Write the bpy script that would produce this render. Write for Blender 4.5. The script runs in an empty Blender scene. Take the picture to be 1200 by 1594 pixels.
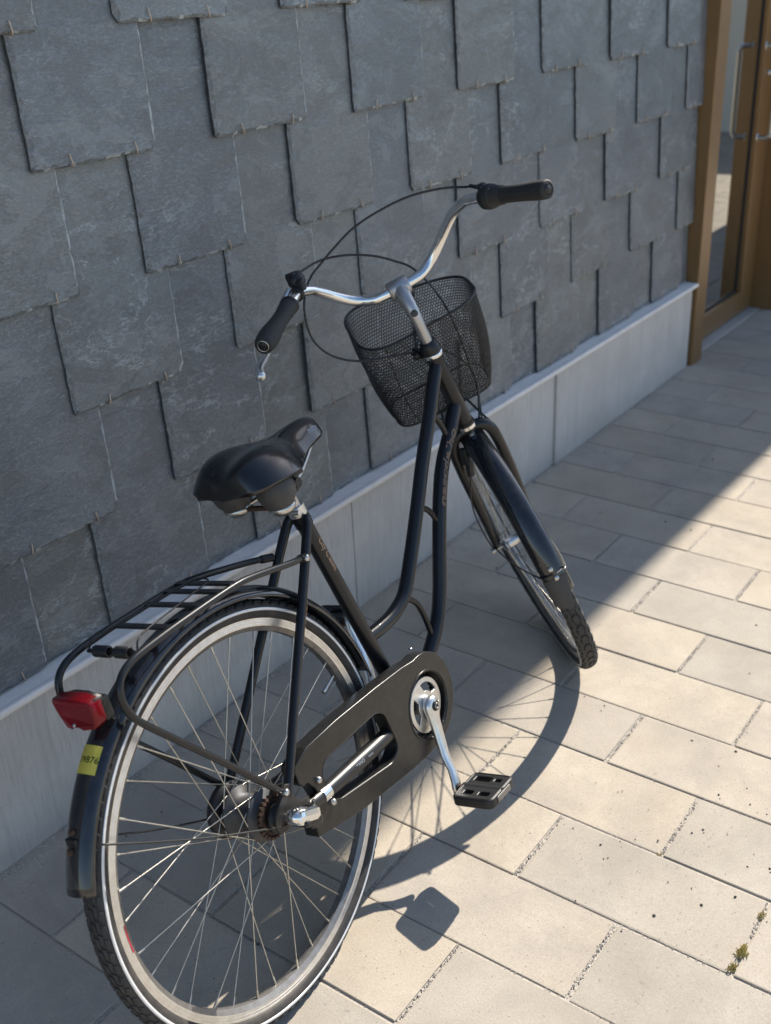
import bpy, bmesh, math, random
from mathutils import Vector, Matrix, noise as mnoise
random.seed(7)
SC = bpy.context.scene
COL = SC.collection
rad = math.radians

# ------------------------------------------------------------------ camera
CAM = Vector((-1.1462, -1.6266, 1.5577))
YAW, PITCH, ROLL, FPX = 0.64314, 0.45771, -0.04782, 1705.67
fw = Vector((math.cos(YAW)*math.cos(PITCH), math.sin(YAW)*math.cos(PITCH), -math.sin(PITCH)))
rt = fw.cross(Vector((0, 0, 1))).normalized(); upv = rt.cross(fw)
rt, upv = math.cos(ROLL)*rt+math.sin(ROLL)*upv, -math.sin(ROLL)*rt+math.cos(ROLL)*upv
cd = bpy.data.cameras.new('camera'); cam = bpy.data.objects.new('camera', cd); COL.objects.link(cam)
cam.matrix_world = Matrix(((rt.x, upv.x, -fw.x, CAM.x), (rt.y, upv.y, -fw.y, CAM.y), (rt.z, upv.z, -fw.z, CAM.z), (0, 0, 0, 1)))
cd.sensor_fit = 'VERTICAL'; cd.sensor_height = 36.0; cd.lens = FPX/1594*36.0
cd.clip_start = 0.02; cd.clip_end = 500
cd.dof.use_dof = True; cd.dof.focus_distance = 1.88; cd.dof.aperture_fstop = cd.lens/8.5
SC.camera = cam

# ------------------------------------------------------------------ light
SUN_AZ, SUN_EL = rad(-1.1), rad(40.0)
W = bpy.data.worlds.new('World'); SC.world = W; W.use_nodes = True
nt = W.node_tree; bg = nt.nodes['Background']
sky = nt.nodes.new('ShaderNodeTexSky'); sky.sky_type = 'NISHITA'; sky.sun_disc = False
sky.sun_elevation = SUN_EL; sky.sun_rotation = rad(90)-SUN_AZ
sky.air_density = 1.0; sky.dust_density = 0.6; sky.ozone_density = 1.0
nt.links.new(sky.outputs[0], bg.inputs[0]); bg.inputs[1].default_value = 0.10
sl = bpy.data.lights.new('sun', 'SUN'); sl.energy = 4.2; sl.angle = rad(0.53); sl.color = (1.0, 0.93, 0.82)
so = bpy.data.objects.new('sun', sl); COL.objects.link(so)
sd = Vector((math.cos(SUN_AZ)*math.cos(SUN_EL), math.sin(SUN_AZ)*math.cos(SUN_EL), math.sin(SUN_EL)))
so.rotation_euler = sd.to_track_quat('Z', 'Y').to_euler(); so.location = (3, -1, 6)
vs = SC.view_settings; vs.view_transform = 'Standard'; vs.look = 'None'; vs.gamma = 1.0; vs.use_curve_mapping = False
vs.exposure = 1.0
SC.cycles.max_bounces = 8; SC.cycles.caustics_reflective = False; SC.cycles.caustics_refractive = False
SC.cycles.sample_clamp_indirect = 6.0

# ------------------------------------------------------------------ materials
MATS = {}
class NT:
    def __init__(s, name):
        s.m = bpy.data.materials.new(name); s.m.use_nodes = True; s.t = s.m.node_tree
        s.b = s.t.nodes['Principled BSDF']; s.out = s.t.nodes['Material Output']; MATS[name] = s.m
        s._tc = None
    def n(s, typ, **kw):
        x = s.t.nodes.new('ShaderNode'+typ)
        for k, v in kw.items(): setattr(x, k, v)
        return x
    def l(s, a, b): s.t.links.new(a, b)
    def coord(s, kind='Object', scale=(1, 1, 1), rot=(0, 0, 0), rand=False):
        if s._tc is None: s._tc = s.n('TexCoord')
        mp = s.n('Mapping'); mp.inputs['Scale'].default_value = scale; mp.inputs['Rotation'].default_value = rot
        src = s._tc.outputs[kind]
        if rand:
            oi = s.n('ObjectInfo'); mul = s.n('VectorMath', operation='MULTIPLY_ADD')
            comb = s.n('CombineXYZ')
            for i in range(3): s.l(oi.outputs['Random'], comb.inputs[i])
            s.l(comb.outputs[0], mul.inputs[0]); mul.inputs[1].default_value = (37.1, 91.7, 53.3); s.l(src, mul.inputs[2])
            src = mul.outputs[0]
        s.l(src, mp.inputs[0]); return mp.outputs[0]
    def noise(s, co, sc, det=4, rough=.55, dist=0.0):
        x = s.n('TexNoise'); x.inputs['Scale'].default_value = sc; x.inputs['Detail'].default_value = det
        x.inputs['Roughness'].default_value = rough; x.inputs['Distortion'].default_value = dist
        s.l(co, x.inputs['Vector']); return x.outputs['Fac']
    def ramp(s, f, stops):
        x = s.n('ValToRGB'); e = x.color_ramp.elements
        while len(e) < len(stops): e.new(0.5)
        for i, (p, c) in enumerate(stops):
            e[i].position = p; e[i].color = (c[0], c[1], c[2], 1) if hasattr(c, '__len__') else (c, c, c, 1)
        s.l(f, x.inputs[0]); return x.outputs[0]
    def mix(s, f, a, b, mode='MIX'):
        x = s.n('MixRGB', blend_type=mode)
        for i, v in ((0, f), (1, a), (2, b)):
            if hasattr(v, 'default_value') or hasattr(v, 'is_linked'): s.l(v, x.inputs[i])
            elif i == 0: x.inputs[0].default_value = v
            else: x.inputs[i].default_value = (v[0], v[1], v[2], 1)
        return x.outputs[0]
    def math(s, op, a, b=0.0, clamp=False):
        x = s.n('Math', operation=op, use_clamp=clamp)
        for i, v in ((0, a), (1, b)):
            if hasattr(v, 'is_linked'): s.l(v, x.inputs[i])
            else: x.inputs[i].default_value = v
        return x.outputs[0]
    def bump(s, hgt, strength=.3, dist=.002, prev=None):
        x = s.n('Bump'); x.inputs['Strength'].default_value = strength; x.inputs['Distance'].default_value = dist
        s.l(hgt, x.inputs['Height'])
        if prev is not None: s.l(prev, x.inputs['Normal'])
        s.l(x.outputs[0], s.b.inputs['Normal']); return x.outputs[0]
    def set(s, col=None, rough=None, metal=None, coat=None, spec=None):
        for k, v in (('Base Color', col), ('Roughness', rough), ('Metallic', metal), ('Coat Weight', coat), ('Specular IOR Level', spec)):
            if v is None: continue
            if hasattr(v, 'is_linked'): s.l(v, s.b.inputs[k])
            elif k == 'Base Color': s.b.inputs[k].default_value = (v[0], v[1], v[2], 1)
            else: s.b.inputs[k].default_value = v
        return s

def slate_mat(name, edge=0):
    N = NT(name); co = N.coord(rand=True)
    big = N.noise(co, 3.0, 5, .62, .5)
    col = N.ramp(big, [(.25, (.074, .091, .106)), (.5, (.102, .121, .137)), (.75, (.134, .153, .166))])
    oi = N.n('ObjectInfo')
    tint = N.ramp(oi.outputs['Random'], [(0, (.72, .80, .90)), (.25, (1.0, 1.03, 1.06)), (.5, (1.14, 1.09, .98)), (.75, (.84, .90, .97)), (1, (1.32, 1.28, 1.20))])
    col = N.mix(1.0, col, tint, 'MULTIPLY')
    flake = N.noise(N.coord(scale=(1, 1, 2.0), rot=(0, .55, 0), rand=True), 105, 7, .80)
    fl = N.ramp(flake, [(.49, 0), (.58, .5), (.68, 1)])
    col = N.mix(N.math('MULTIPLY', fl, .60), col, (.28, .315, .345))
    dk = N.ramp(N.noise(co, 240, 4, .7), [(.34, 1), (.47, 0)])
    col = N.mix(N.math('MULTIPLY', dk, .6), col, (.065, .073, .08))
    # a few thin pale mineral veins, broken up
    wv = N.noise(N.coord(scale=(.55, 1, 1.35), rot=(0, .3, 0), rand=True), 3.4, 7, .70, .35)
    vein = N.math('ABSOLUTE', N.math('SUBTRACT', wv, .5))
    v1 = N.ramp(vein, [(0, 1), (.004, .85), (.011, 0)])
    msk = N.ramp(N.noise(co, 1.9, 2, .5), [(.49, 0), (.57, 1)])
    brk = N.ramp(N.noise(co, 45, 4, .65), [(.36, .1), (.56, 1)])
    col = N.mix(N.math('MULTIPLY', N.math('MULTIPLY', N.math('MULTIPLY', v1, msk), brk), .62), col, (.38, .43, .46))
    scr = N.noise(N.coord(scale=(1, 1, 8), rot=(0, .38, 0), rand=True), 46, 5, .72, .25)
    sc = N.ramp(scr, [(.585, 0), (.66, 1)])
    col = N.mix(N.math('MULTIPLY', sc, .40), col, (.40, .435, .455))
    cl = N.noise(N.coord(scale=(1, 1, 1.7), rot=(0, .45, 0), rand=True), 6.5, 7, .66, .5)
    col = N.mix(N.ramp(cl, [(.44, .38), (.465, 0)]), col, (.06, .07, .08))
    col = N.mix(N.ramp(cl, [(.57, 0), (.59, .30)]), col, (.24, .265, .28))
    spot = N.ramp(N.noise(co, 14, 3, .5), [(.70, 0), (.78, .5)])
    col = N.mix(spot, col, (.09, .098, .103))
    if edge == 1:      # weathered left arris
        col = N.mix(N.ramp(N.noise(co, 110, 5, .75), [(.40, .0), (.64, .55)]), col, (.36, .40, .41))
        col = N.mix(N.ramp(N.noise(co, 70, 5, .75), [(.40, .85), (.58, .1)]), col, (.075, .085, .088))
    if edge == 2:      # freshly chipped pale arris
        col = N.mix(N.ramp(N.noise(co, 65, 6, .8), [(.34, .1), (.54, 1.0)]), col, (.46, .50, .51))
        col = N.mix(N.ramp(N.noise(co, 40, 4, .7), [(.52, 0), (.70, .5)]), col, (.20, .20, .165))
    N.set(col=col, rough=N.ramp(big, [(.2, .29), (.8, .40)]), spec=1.0)
    step = N.noise(N.coord(scale=(1, 1, 1.5), rot=(0, .4, 0), rand=True), 8, 6, .62, .8)
    b1 = N.bump(step, .40 if not edge else .7, .011)
    b2 = N.bump(flake, .6, .0014 if not edge else .004, b1)
    b3 = N.bump(scr, .45, .0014, b2)
    N.bump(N.ramp(cl, [(.44, 0), (.46, .5), (.57, .5), (.59, 1)]), .5, .0016, b3)
    return N.m
slate_mat('slate'); slate_mat('slate_edge', 1); slate_mat('slate_chip', 2)


def paver_mat(name, bricks=False):
    N = NT(name); co = N.coord(rand=not bricks)
    big = N.noise(co, 6, 4, .6)
    col = N.ramp(big, [(.25, (.400, .348, .283)), (.55, (.462, .408, .338)), (.8, (.51, .455, .382))])
    oi = N.n('ObjectInfo')
    if not bricks:
        col = N.mix(1.0, col, N.ramp(oi.outputs['Random'], [(0, (.84, .86, .88)), (.3, (.97, .97, .97)), (.55, (1.0, .98, .94)), (.8, (1.05, 1.03, .99)), (1, (.91, .89, .85))]), 'MULTIPLY')
    gr = N.noise(co, 260, 4, .75)
    col = N.mix(N.ramp(gr, [(.34, .45), (.5, 0)]), col, (.27, .24, .205))
    col = N.mix(N.ramp(gr, [(.58, 0), (.75, .5)]), col, (.62, .58, .52))
    st = N.ramp(N.noise(co, 3.4, 6, .68, .6), [(.50, 0), (.70, .5)])
    col = N.mix(st, col, (.29, .26, .225))
    gc = N.n('NewGeometry'); wn = N.n('TexNoise'); wn.inputs['Scale'].default_value = 2.6; wn.inputs['Detail'].default_value = 6; wn.inputs['Roughness'].default_value = .68
    N.l(gc.outputs['Position'], wn.inputs['Vector'])
    col = N.mix(N.ramp(wn.outputs['Fac'], [(.50, 0), (.66, .38)]), col, (.27, .25, .225))
    wn2 = N.n('TexNoise'); wn2.inputs['Scale'].default_value = 34; wn2.inputs['Detail'].default_value = 3
    N.l(gc.outputs['Position'], wn2.inputs['Vector'])
    col = N.mix(N.ramp(wn2.outputs['Fac'], [(.70, 0), (.76, .45)]), col, (.20, .18, .16))
    sp = N.n('TexVoronoi'); sp.inputs['Scale'].default_value = 55; N.l(co, sp.inputs['Vector'])
    pits = N.ramp(sp.outputs['Distance'], [(.05, .7), (.11, 0)])
    col = N.mix(pits, col, (.16, .14, .125))
    if bricks:
        bt = N.n('TexBrick'); bt.offset = .5
        bt.inputs['Scale'].default_value = 1.0; bt.inputs['Brick Width'].default_value = .4205; bt.inputs['Row Height'].default_value = .1987
        bt.inputs['Mortar Size'].default_value = .004
        N.l(N.coord(rot=(0, 0, rad(90))), bt.inputs['Vector'])
        col = N.mix(bt.outputs['Fac'], col, (.15, .13, .11))
    N.set(col=col, rough=.86, spec=.3)
    b = N.bump(big, .15, .004)
    N.bump(gr, .55, .0012, b)
    return N.m
paver_mat('paver'); paver_mat('paver_far', True)

def simple(name, col, rough, metal=0.0, coat=0.0, spec=None, nz=None, bump=None, rand=False):
    """nz = (scale, amount, colour2)"""
    N = NT(name); c = col
    if nz:
        co = N.coord(rand=rand); f = N.noise(co, nz[0], 5, .65)
        c = N.mix(N.math('MULTIPLY', N.ramp(f, [(.42, 0), (.68, 1)]), nz[1]), col, nz[2])
        if bump: N.bump(N.noise(co, bump[0], 4, .6), bump[1], bump[2])
    N.set(col=c, rough=rough, metal=metal, coat=coat, spec=spec)
    return N.m
simple('sand', (.50, .45, .385), .95, nz=(180, .7, (.28, .245, .21)), bump=(300, .8, .002))
simple('grit_mix', (.34, .31, .28), .85, nz=(160, 1.0, (.66, .61, .54)))
simple('grit_dark', (.035, .033, .032), .8)
simple('paint', (.007, .008, .010), .33, coat=.15, spec=.4, nz=(60, .25, (.014, .014, .016)))
simple('paint_gloss', (.006, .007, .010), .16, coat=.5, nz=(55, .5, (.035, .032, .028)), bump=(24, .06, .002))
simple('paint_worn', (.032, .030, .029), .42, metal=.25, nz=(40, .5, (.03, .03, .031)))
simple('paint_stay', (.010, .010, .010), .38, metal=0.0, coat=.05, nz=(90, .4, (.012, .012, .014)))
simple('case_plastic', (.010, .0098, .0096), .30, spec=.45, nz=(70, .45, (.032, .030, .027)), bump=(220, .05, .001))
simple('black_plastic', (.010, .010, .011), .45)
simple('rubber', (.022, .022, .023), .72, nz=(220, .35, (.05, .048, .046)), bump=(400, .35, .0006))
simple('tyre_rubber', (.022, .021, .021), .68, nz=(35, .55, (.075, .062, .052)), bump=(300, .3, .0006))
simple('tread_rubber', (.030, .030, .031), .75, nz=(60, .5, (.075, .07, .064)))
simple('aluminium', (.70, .70, .69), .34, metal=1.0, nz=(60, .3, (.48, .47, .45)))
simple('polished_aluminium', (.80, .80, .79), .16, metal=1.0)
simple('rim_aluminium', (.76, .745, .71), .30, metal=.9, nz=(80, .4, (.46, .42, .37)))
simple('steel', (.55, .54, .52), .3, metal=1.0, nz=(120, .4, (.36, .30, .24)))
simple('spoke_steel', (.55, .53, .48), .34, metal=.9, nz=(150, .5, (.36, .30, .22)))
simple('rust', (.085, .042, .024), .8, metal=.1, nz=(130, .9, (.018, .015, .013)), bump=(200, .6, .001))
simple('reflective', (.72, .74, .76), .3, metal=.3, nz=(60, .35, (.5, .46, .42)))
simple('sticker', (.66, .57, .10), .5, spec=.3, nz=(50, .5, (.54, .45, .06)))
simple('print_black', (.015, .015, .012), .6)
simple('print_copper', (.50, .33, .22), .4, metal=.4)
simple('print_silver', (.62, .68, .74), .4, metal=.2)
simple('copper', (.52, .41, .33), .45, metal=.5, nz=(200, .5, (.33, .25, .20)))
simple('bronze', (.265, .155, .066), .36, metal=.35, nz=(14, .35, (.20, .122, .056)))
simple('flashing', (.86, .79, .73), .62, metal=0.0, nz=(18, .5, (.66, .63, .59)), bump=(60, .15, .002))
simple('white_render', (.78, .75, .68), .8)
simple('interior', (.02, .02, .022), .8)
simple('moss', (.52, .48, .20), .9, nz=(150, .9, (.60, .44, .24)))
simple('cable', (.014, .014, .016), .32)
simple('vinyl', (.005, .005, .006), .24, coat=.3, bump=None, nz=(260, .12, (.02, .02, .02)))
simple('bumper', (.05, .047, .045), .6, nz=(90, .4, (.075, .066, .058)))
simple('mesh_wire', (.016, .016, .017), .5)
simple('render_wall', (.30, .30, .30), .85)
simple('slate_side', (.045, .048, .052), .85, nz=(160, .8, (.12, .13, .135)), bump=(300, .8, .002))  # slate sides darkened in the base colour for facing away from the light
simple('rim_inner', (.26, .25, .24), .42, metal=.8, nz=(70, .5, (.13, .115, .10)))  # dirty aluminium, with shade inside the rim partly put into the base colour
simple('hub_grey', (.055, .058, .065), .5, metal=.4, nz=(60, .6, (.10, .085, .07)))
simple('cast_aluminium', (.46, .45, .45), .42, metal=.9)
def concrete():
    N = NT('plinth_concrete'); co = N.coord(rand=True)
    st = N.noise(N.coord(scale=(1, 1, .055), rand=True), 210, 4, .7)
    big = N.noise(co, 4, 4, .6, .4)
    col = N.ramp(big, [(.3, (.55, .515, .48)), (.7, (.67, .64, .605))])
    col = N.mix(N.ramp(st, [(.36, .32), (.52, 0)]), col, (.32, .305, .29))
    col = N.mix(N.ramp(st, [(.56, 0), (.72, .28)]), col, (.64, .63, .615))
    gr = N.noise(co, 300, 3, .7)
    col = N.mix(N.ramp(gr, [(.32, .4), (.46, 0)]), col, (.27, .26, .25))
    dirt = N.n('SeparateXYZ'); N.l(N._tc.outputs['Object'], dirt.inputs[0])
    low = N.math('MULTIPLY', N.ramp(N.math('ADD', dirt.outputs['Z'], N.math('MULTIPLY', N.noise(co, 9, 5, .7), .16)), [(.06, 1), (.20, 0)]), .45)
    col = N.mix(low, col, (.26, .245, .225))
    run = N.ramp(N.noise(N.coord(scale=(1, 1, .03), rand=True), 22, 4, .65), [(.56, 0), (.74, .35)])
    col = N.mix(run, col, (.33, .32, .30))
    N.set(col=col, rough=.46, spec=.75)
    N.bump(gr, .6, .0012, N.bump(st, .30, .0008))
concrete()
def lens():
    N = NT('red_lens'); co = N.coord()
    w = N.n('TexWave', wave_type='BANDS', bands_direction='Y'); w.inputs['Scale'].default_value = 95; w.inputs['Distortion'].default_value = 0; N.l(co, w.inputs['Vector'])
    f = N.noise(co, 22, 3, .5)
    N.set(col=N.mix(f, (.22, .001, .006), (.10, .001, .004)), rough=.24, coat=0.0, spec=.3)
    N.bump(w.outputs['Fac'], .25, .0008)
lens()
def glass():
    N = NT('door_glass'); N.set(col=(.008, .009, .010), rough=.0)
    g = N.n('BsdfGlossy'); g.inputs['Roughness'].default_value = .012; g.inputs['Color'].default_value = (.93, .93, .90, 1)
    lw = N.n('LayerWeight'); lw.inputs['Blend'].default_value = .55
    mx = N.n('MixShader')
    fac = N.math('ADD', N.math('MULTIPLY', lw.outputs['Fresnel'], .55), .30, True)
    N.l(fac, mx.inputs[0]); N.l(N.b.outputs[0], mx.inputs[1]); N.l(g.outputs[0], mx.inputs[2]); N.l(mx.outputs[0], N.out.inputs[0])
glass()

# ------------------------------------------------------------------ mesh helpers
def V(*a): return Vector(a)
def spline(pts, n=8):
    P = [Vector(p) for p in pts]; out = []
    for i in range(len(P)-1):
        p0 = P[i-1] if i else 2*P[0]-P[1]; p1, p2 = P[i], P[i+1]; p3 = P[i+2] if i+2 < len(P) else 2*P[-1]-P[-2]
        for k in range(n):
            t = k/n
            out.append(.5*((2*p1)+(p2-p0)*t+(2*p0-5*p1+4*p2-p3)*t*t+(3*p1-p0-3*p2+p3)*t**3))
    out.append(P[-1]); return out
class MB:
    def __init__(s): s.v = []; s.f = []; s.sm = []; s.mi = []
    def add(s, vs, fs, smooth=True, mi=0):
        o = len(s.v); s.v += [tuple(x) for x in vs]
        for f in fs: s.f.append(tuple(i+o for i in f)); s.sm.append(smooth); s.mi.append(mi)
        return s
    def tube(s, pts, r, seg=12, caps=True, closed=False, squash=None, mi=0):
        P = [Vector(p) for p in pts]; n = len(P)
        R = list(r) if hasattr(r, '__len__') else [r]*n
        if len(R) != n: R = [R[0]+(R[-1]-R[0])*i/(n-1) for i in range(n)] if len(R) == 2 else [R[min(int(i*len(R)/n), len(R)-1)] for i in range(n)]
        T = [((P[(i+1) % n]-P[i-1]) if closed else (P[min(i+1, n-1)]-P[max(i-1, 0)])).normalized() for i in range(n)]
        ref = Vector((0, 0, 1)) if abs(T[0].z) < .9 else Vector((1, 0, 0))
        N = (ref-T[0]*ref.dot(T[0])).normalized(); vs = []; fs = []
        for i in range(n):
            N = (N-T[i]*N.dot(T[i])).normalized(); B = T[i].cross(N)
            for k in range(seg):
                a = 2*math.pi*k/seg; ca, sa = math.cos(a), math.sin(a)
                if squash: ca *= squash[0]; sa *= squash[1]
                vs.append(P[i]+R[i]*(ca*N+sa*B))
        for i in range(n if closed else n-1):
            j = (i+1) % n
            for k in range(seg): fs.append((i*seg+k, i*seg+(k+1) % seg, j*seg+(k+1) % seg, j*seg+k))
        s.add(vs, fs, True, mi)
        if caps and not closed:
            s.add(vs[:seg], [tuple(range(seg))[::-1]], False, mi); s.add(vs[-seg:], [tuple(range(seg))], False, mi)
        return s
    def lathe(s, prof, org, axis, seg=32, smooth=True, closed=False, mi=0):
        """prof: (radius, height along axis)"""
        org = Vector(org); ax = Vector(axis).normalized()
        ref = Vector((0, 0, 1)) if abs(ax.z) < .9 else Vector((1, 0, 0))
        N = (ref-ax*ref.dot(ax)).normalized(); B = ax.cross(N); vs = []; fs = []; m = len(prof)
        for k in range(seg):
            a = 2*math.pi*k/seg; dr = math.cos(a)*N+math.sin(a)*B
            for (r, z) in prof: vs.append(org+ax*z+dr*r)
        for k in range(seg):
            k2 = (k+1) % seg
            for i in range(m if closed else m-1):
                j = (i+1) % m; fs.append((k*m+i, k*m+j, k2*m+j, k2*m+i))
        return s.add(vs, fs, smooth, mi)
    def box(s, c, size, mat=None, bev=0.0, mi=0):
        bm = bmesh.new(); bmesh.ops.create_cube(bm, size=1.0)
        bmesh.ops.scale(bm, vec=Vector(size), verts=bm.verts)
        if bev: bmesh.ops.bevel(bm, geom=list(bm.edges), offset=bev, segments=2, profile=.6, affect='EDGES')
        M = (mat.to_4x4() if mat else Matrix.Identity(4)); M = Matrix.Translation(Vector(c)) @ M
        bm.verts.ensure_lookup_table()
        vs = [M @ v.co for v in bm.verts]; fs = [tuple(v.index for v in f.verts) for f in bm.faces]; bm.free()
        return s.add(vs, fs, False, mi)
    def ell(s, c, r, seg=20, rings=12, mat=None, mi=0):
        vs = []; fs = []; M = mat or Matrix.Identity(3)
        for i in range(rings+1):
            t = math.pi*i/rings
            for k in range(seg):
                a = 2*math.pi*k/seg
                vs.append(Vector(c)+M @ Vector((r[0]*math.sin(t)*math.cos(a), r[1]*math.sin(t)*math.sin(a), r[2]*math.cos(t))))
        for i in range(rings):
            for k in range(seg): fs.append((i*seg+k, (i+1)*seg+k, (i+1)*seg+(k+1) % seg, i*seg+(k+1) % seg))
        return s.add(vs, fs, True, mi)
    def mesh(s, name):
        m = bpy.data.meshes.new(name); m.from_pydata(s.v, [], s.f)
        m.polygons.foreach_set('use_smooth', s.sm); m.polygons.foreach_set('material_index', s.mi)
        m.update(); return m
    def build(s, name, mats, parent=None, fix=True):
        m = s.mesh(name)
        if fix:
            bm = bmesh.new(); bm.from_mesh(m); bmesh.ops.recalc_face_normals(bm, faces=bm.faces); bm.to_mesh(m); bm.free()
        return obj(name, m, mats, parent)
def obj(name, mesh, mats, parent=None):
    o = bpy.data.objects.new(name, mesh); COL.objects.link(o)
    if mesh is not None and not mesh.materials:
        for k in ([mats] if isinstance(mats, str) else mats): mesh.materials.append(MATS[k])
    if parent is not None: o.parent = parent
    return o
def tag(o, label=None, cat=None, group=None, kind=None):
    for k, v in (('label', label), ('category', cat), ('group', group), ('kind', kind)):
        if v: o[k] = v
    return o
def empty(name, loc=(0, 0, 0)):
    o = bpy.data.objects.new(name, None); COL.objects.link(o); o.location = loc; o.empty_display_size = .1; return o
def curve_mesh(loops, extrude, bevel=0.0, res=2):
    """filled 2D shape (loops; inner ones are holes) -> mesh in xy, thickness 2*extrude"""
    cu = bpy.data.curves.new('tmp', 'CURVE'); cu.dimensions = '2D'; cu.fill_mode = 'BOTH'
    for L in loops:
        sp = cu.splines.new('POLY'); sp.points.add(len(L)-1)
        for p, q in zip(sp.points, L): p.co = (q[0], q[1], 0, 1)
        sp.use_cyclic_u = True
    cu.extrude = extrude; cu.bevel_depth = bevel; cu.bevel_resolution = res
    o = bpy.data.objects.new('tmp', cu); COL.objects.link(o); bpy.context.view_layer.update()
    m = bpy.data.meshes.new_from_object(o.evaluated_get(bpy.context.evaluated_depsgraph_get()))
    bpy.data.objects.remove(o); bpy.data.curves.remove(cu); return m
def text_mesh(body, size, extrude=.0002, outline=None, shear=0.0):
    cu = bpy.data.curves.new('tmp', 'FONT'); cu.body = body; cu.size = size; cu.align_x = 'CENTER'; cu.align_y = 'CENTER'; cu.shear = shear
    if outline: cu.fill_mode = 'NONE'; cu.bevel_depth = outline; cu.bevel_resolution = 0
    else: cu.extrude = extrude
    cu.resolution_u = 3
    o = bpy.data.objects.new('tmp', cu); COL.objects.link(o); bpy.context.view_layer.update()
    m = bpy.data.meshes.new_from_object(o.evaluated_get(bpy.context.evaluated_depsgraph_get()))
    bpy.data.objects.remove(o); bpy.data.curves.remove(cu); return m
def warp(m, fn):
    for v in m.vertices: v.co = fn(v.co.copy())
    m.update(); return m

# ================================================================== SETTING
# ---- paving: courses run away from the wall, half bond
A, L, EX0 = .19869, .4205, 1.2301
RX0, RX1, RY0, RY1 = EX0-19*A, EX0+29*A, -3.0, .34
g = MB()
Zb = -.0034
g.add([(RX0, RY0, Zb), (RX1, RY0, Zb), (RX1, RY1, Zb), (RX0, RY1, Zb)], [(0, 1, 2, 3)], False, 0)
B_ = 60
for x0, x1, y0, y1 in ((-B_, RX0, -B_, B_), (RX1, B_, -B_, B_), (RX0, RX1, -B_, RY0), (RX0, RX1, RY1, B_)):
    g.add([(x0, y0, -.001), (x1, y0, -.001), (x1, y1, -.001), (x0, y1, -.001)], [(0, 1, 2, 3)], False, 1)
pavement = tag(g.build('pavement', ['sand', 'paver_far'], None, False), kind='structure')
def paver_mesh(sx, sy, i):
    bm = bmesh.new(); bmesh.ops.create_cube(bm, size=1.0)
    bmesh.ops.scale(bm, vec=Vector((sx, sy, .05)), verts=bm.verts)
    top = [e for e in bm.edges if all(v.co.z > 0 for v in e.verts)]
    bmesh.ops.bevel(bm, geom=top, offset=.0026, segments=2, profile=.55, affect='EDGES')
    vert = [e for e in bm.edges if abs(e.verts[0].co.z-e.verts[1].co.z) > .03]
    random.seed(100+i)
    for v in bm.verts:
        if v.co.z > 0: v.co.x += random.uniform(-.0009, .0009); v.co.y += random.uniform(-.0012, .0012)
        v.co.z -= .025
    m = bpy.data.meshes.new('paver'); bm.to_mesh(m); bm.free(); m.materials.append(MATS['paver']); return m
PV = [paver_mesh(A-.0040, L-.0080, i) for i in range(6)]
joints = []
random.seed(11)
def in_view(p, m=.12):
    d = Vector(p)-CAM; z = d.dot(fw)
    if z < .1: return None
    x = FPX*d.dot(rt)/z/1200; y = FPX*d.dot(upv)/z/1594
    return z if abs(x) < .5+m and abs(y) < .5+m else None
spots = []
for k in range(-19, 29):
    xc = EX0+(k+.5)*A
    off = -.017 if k % 2 else -.227
    joints.append(('x', EX0+k*A))
    y = off+L*2
    while y-L > RY0-.25:
        yc = y-L/2
        if yc-L/2 < RY1-.15: spots.append((xc, yc))
        joints.append(('y', y, xc)); y -= L
vis = sorted([(in_view((x, y, 0)), x, y) for x, y in spots if in_view((x, y, 0)) and (y < .1 or x > 3.2)])[:280]
vset = {(x, y) for _, x, y in vis}
rest = MB()
for xc, yc in spots:
    dx, dy, dz = random.uniform(-.0012, .0012), random.uniform(-.0015, .0015), random.uniform(-.0016, .0006)
    if (xc, yc) in vset:
        o = bpy.data.objects.new('paver', random.choice(PV)); COL.objects.link(o); o.parent = pavement
        o.location = (xc+dx, yc+dy, dz)
        o.rotation_euler = (random.uniform(-.0025, .0025), random.uniform(-.004, .004), random.uniform(-.003, .003)+random.choice((0, math.pi)))
    else:
        rest.box((xc+dx, yc+dy, -.025+dz), (A-.0040, L-.0080, .05), None, .003)
tag(rest.build('paver_field', 'paver', pavement), kind='stuff')
# ---- loose grit in the joints and along the wall foot
def octa(b, c, r, sq=.7, mi=0):
    ax = [random.uniform(.6, 1.2)*r for _ in range(3)]; a = random.random()*6.28
    M = Matrix.Rotation(a, 3, 'Z') @ Matrix.Rotation(random.uniform(-.6, .6), 3, 'X')
    vs = [Vector(c)+M @ Vector(q) for q in ((ax[0], 0, 0), (-ax[0], 0, 0), (0, ax[1], 0), (0, -ax[1], 0), (0, 0, ax[2]*sq), (0, 0, -ax[2]*sq))]
    b.add(vs, [(0, 2, 4), (2, 1, 4), (1, 3, 4), (3, 0, 4), (2, 0, 5), (1, 2, 5), (3, 1, 5), (0, 3, 5)], False, mi)
gb = MB(); random.seed(5)
def near(x): return 1.0 if x < 1.6 else .35
for j in joints:
    if j[0] == 'x':
        if not -1.0 < j[1] < 3.4: continue
        for _ in range(int(300*near(j[1]))):
            y = random.uniform(-2.0, .0)
            if mnoise.noise(Vector((j[1]*5, y*6, 0))) < -.15: continue
            octa(gb, (j[1]+random.gauss(0, .0016), y, random.uniform(-.0026, -.0006)), random.uniform(.0008, .0019))
    else:
        if not (-1.0 < j[2] < 3.4 and -2.0 < j[1] < .02): continue
        for _ in range(int(120*near(j[2]))):
            octa(gb, (j[2]+random.uniform(-.48, .48)*A, j[1]+random.gauss(0, .0022), random.uniform(-.0026, -.0002)), random.uniform(.0010, .0023))
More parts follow.
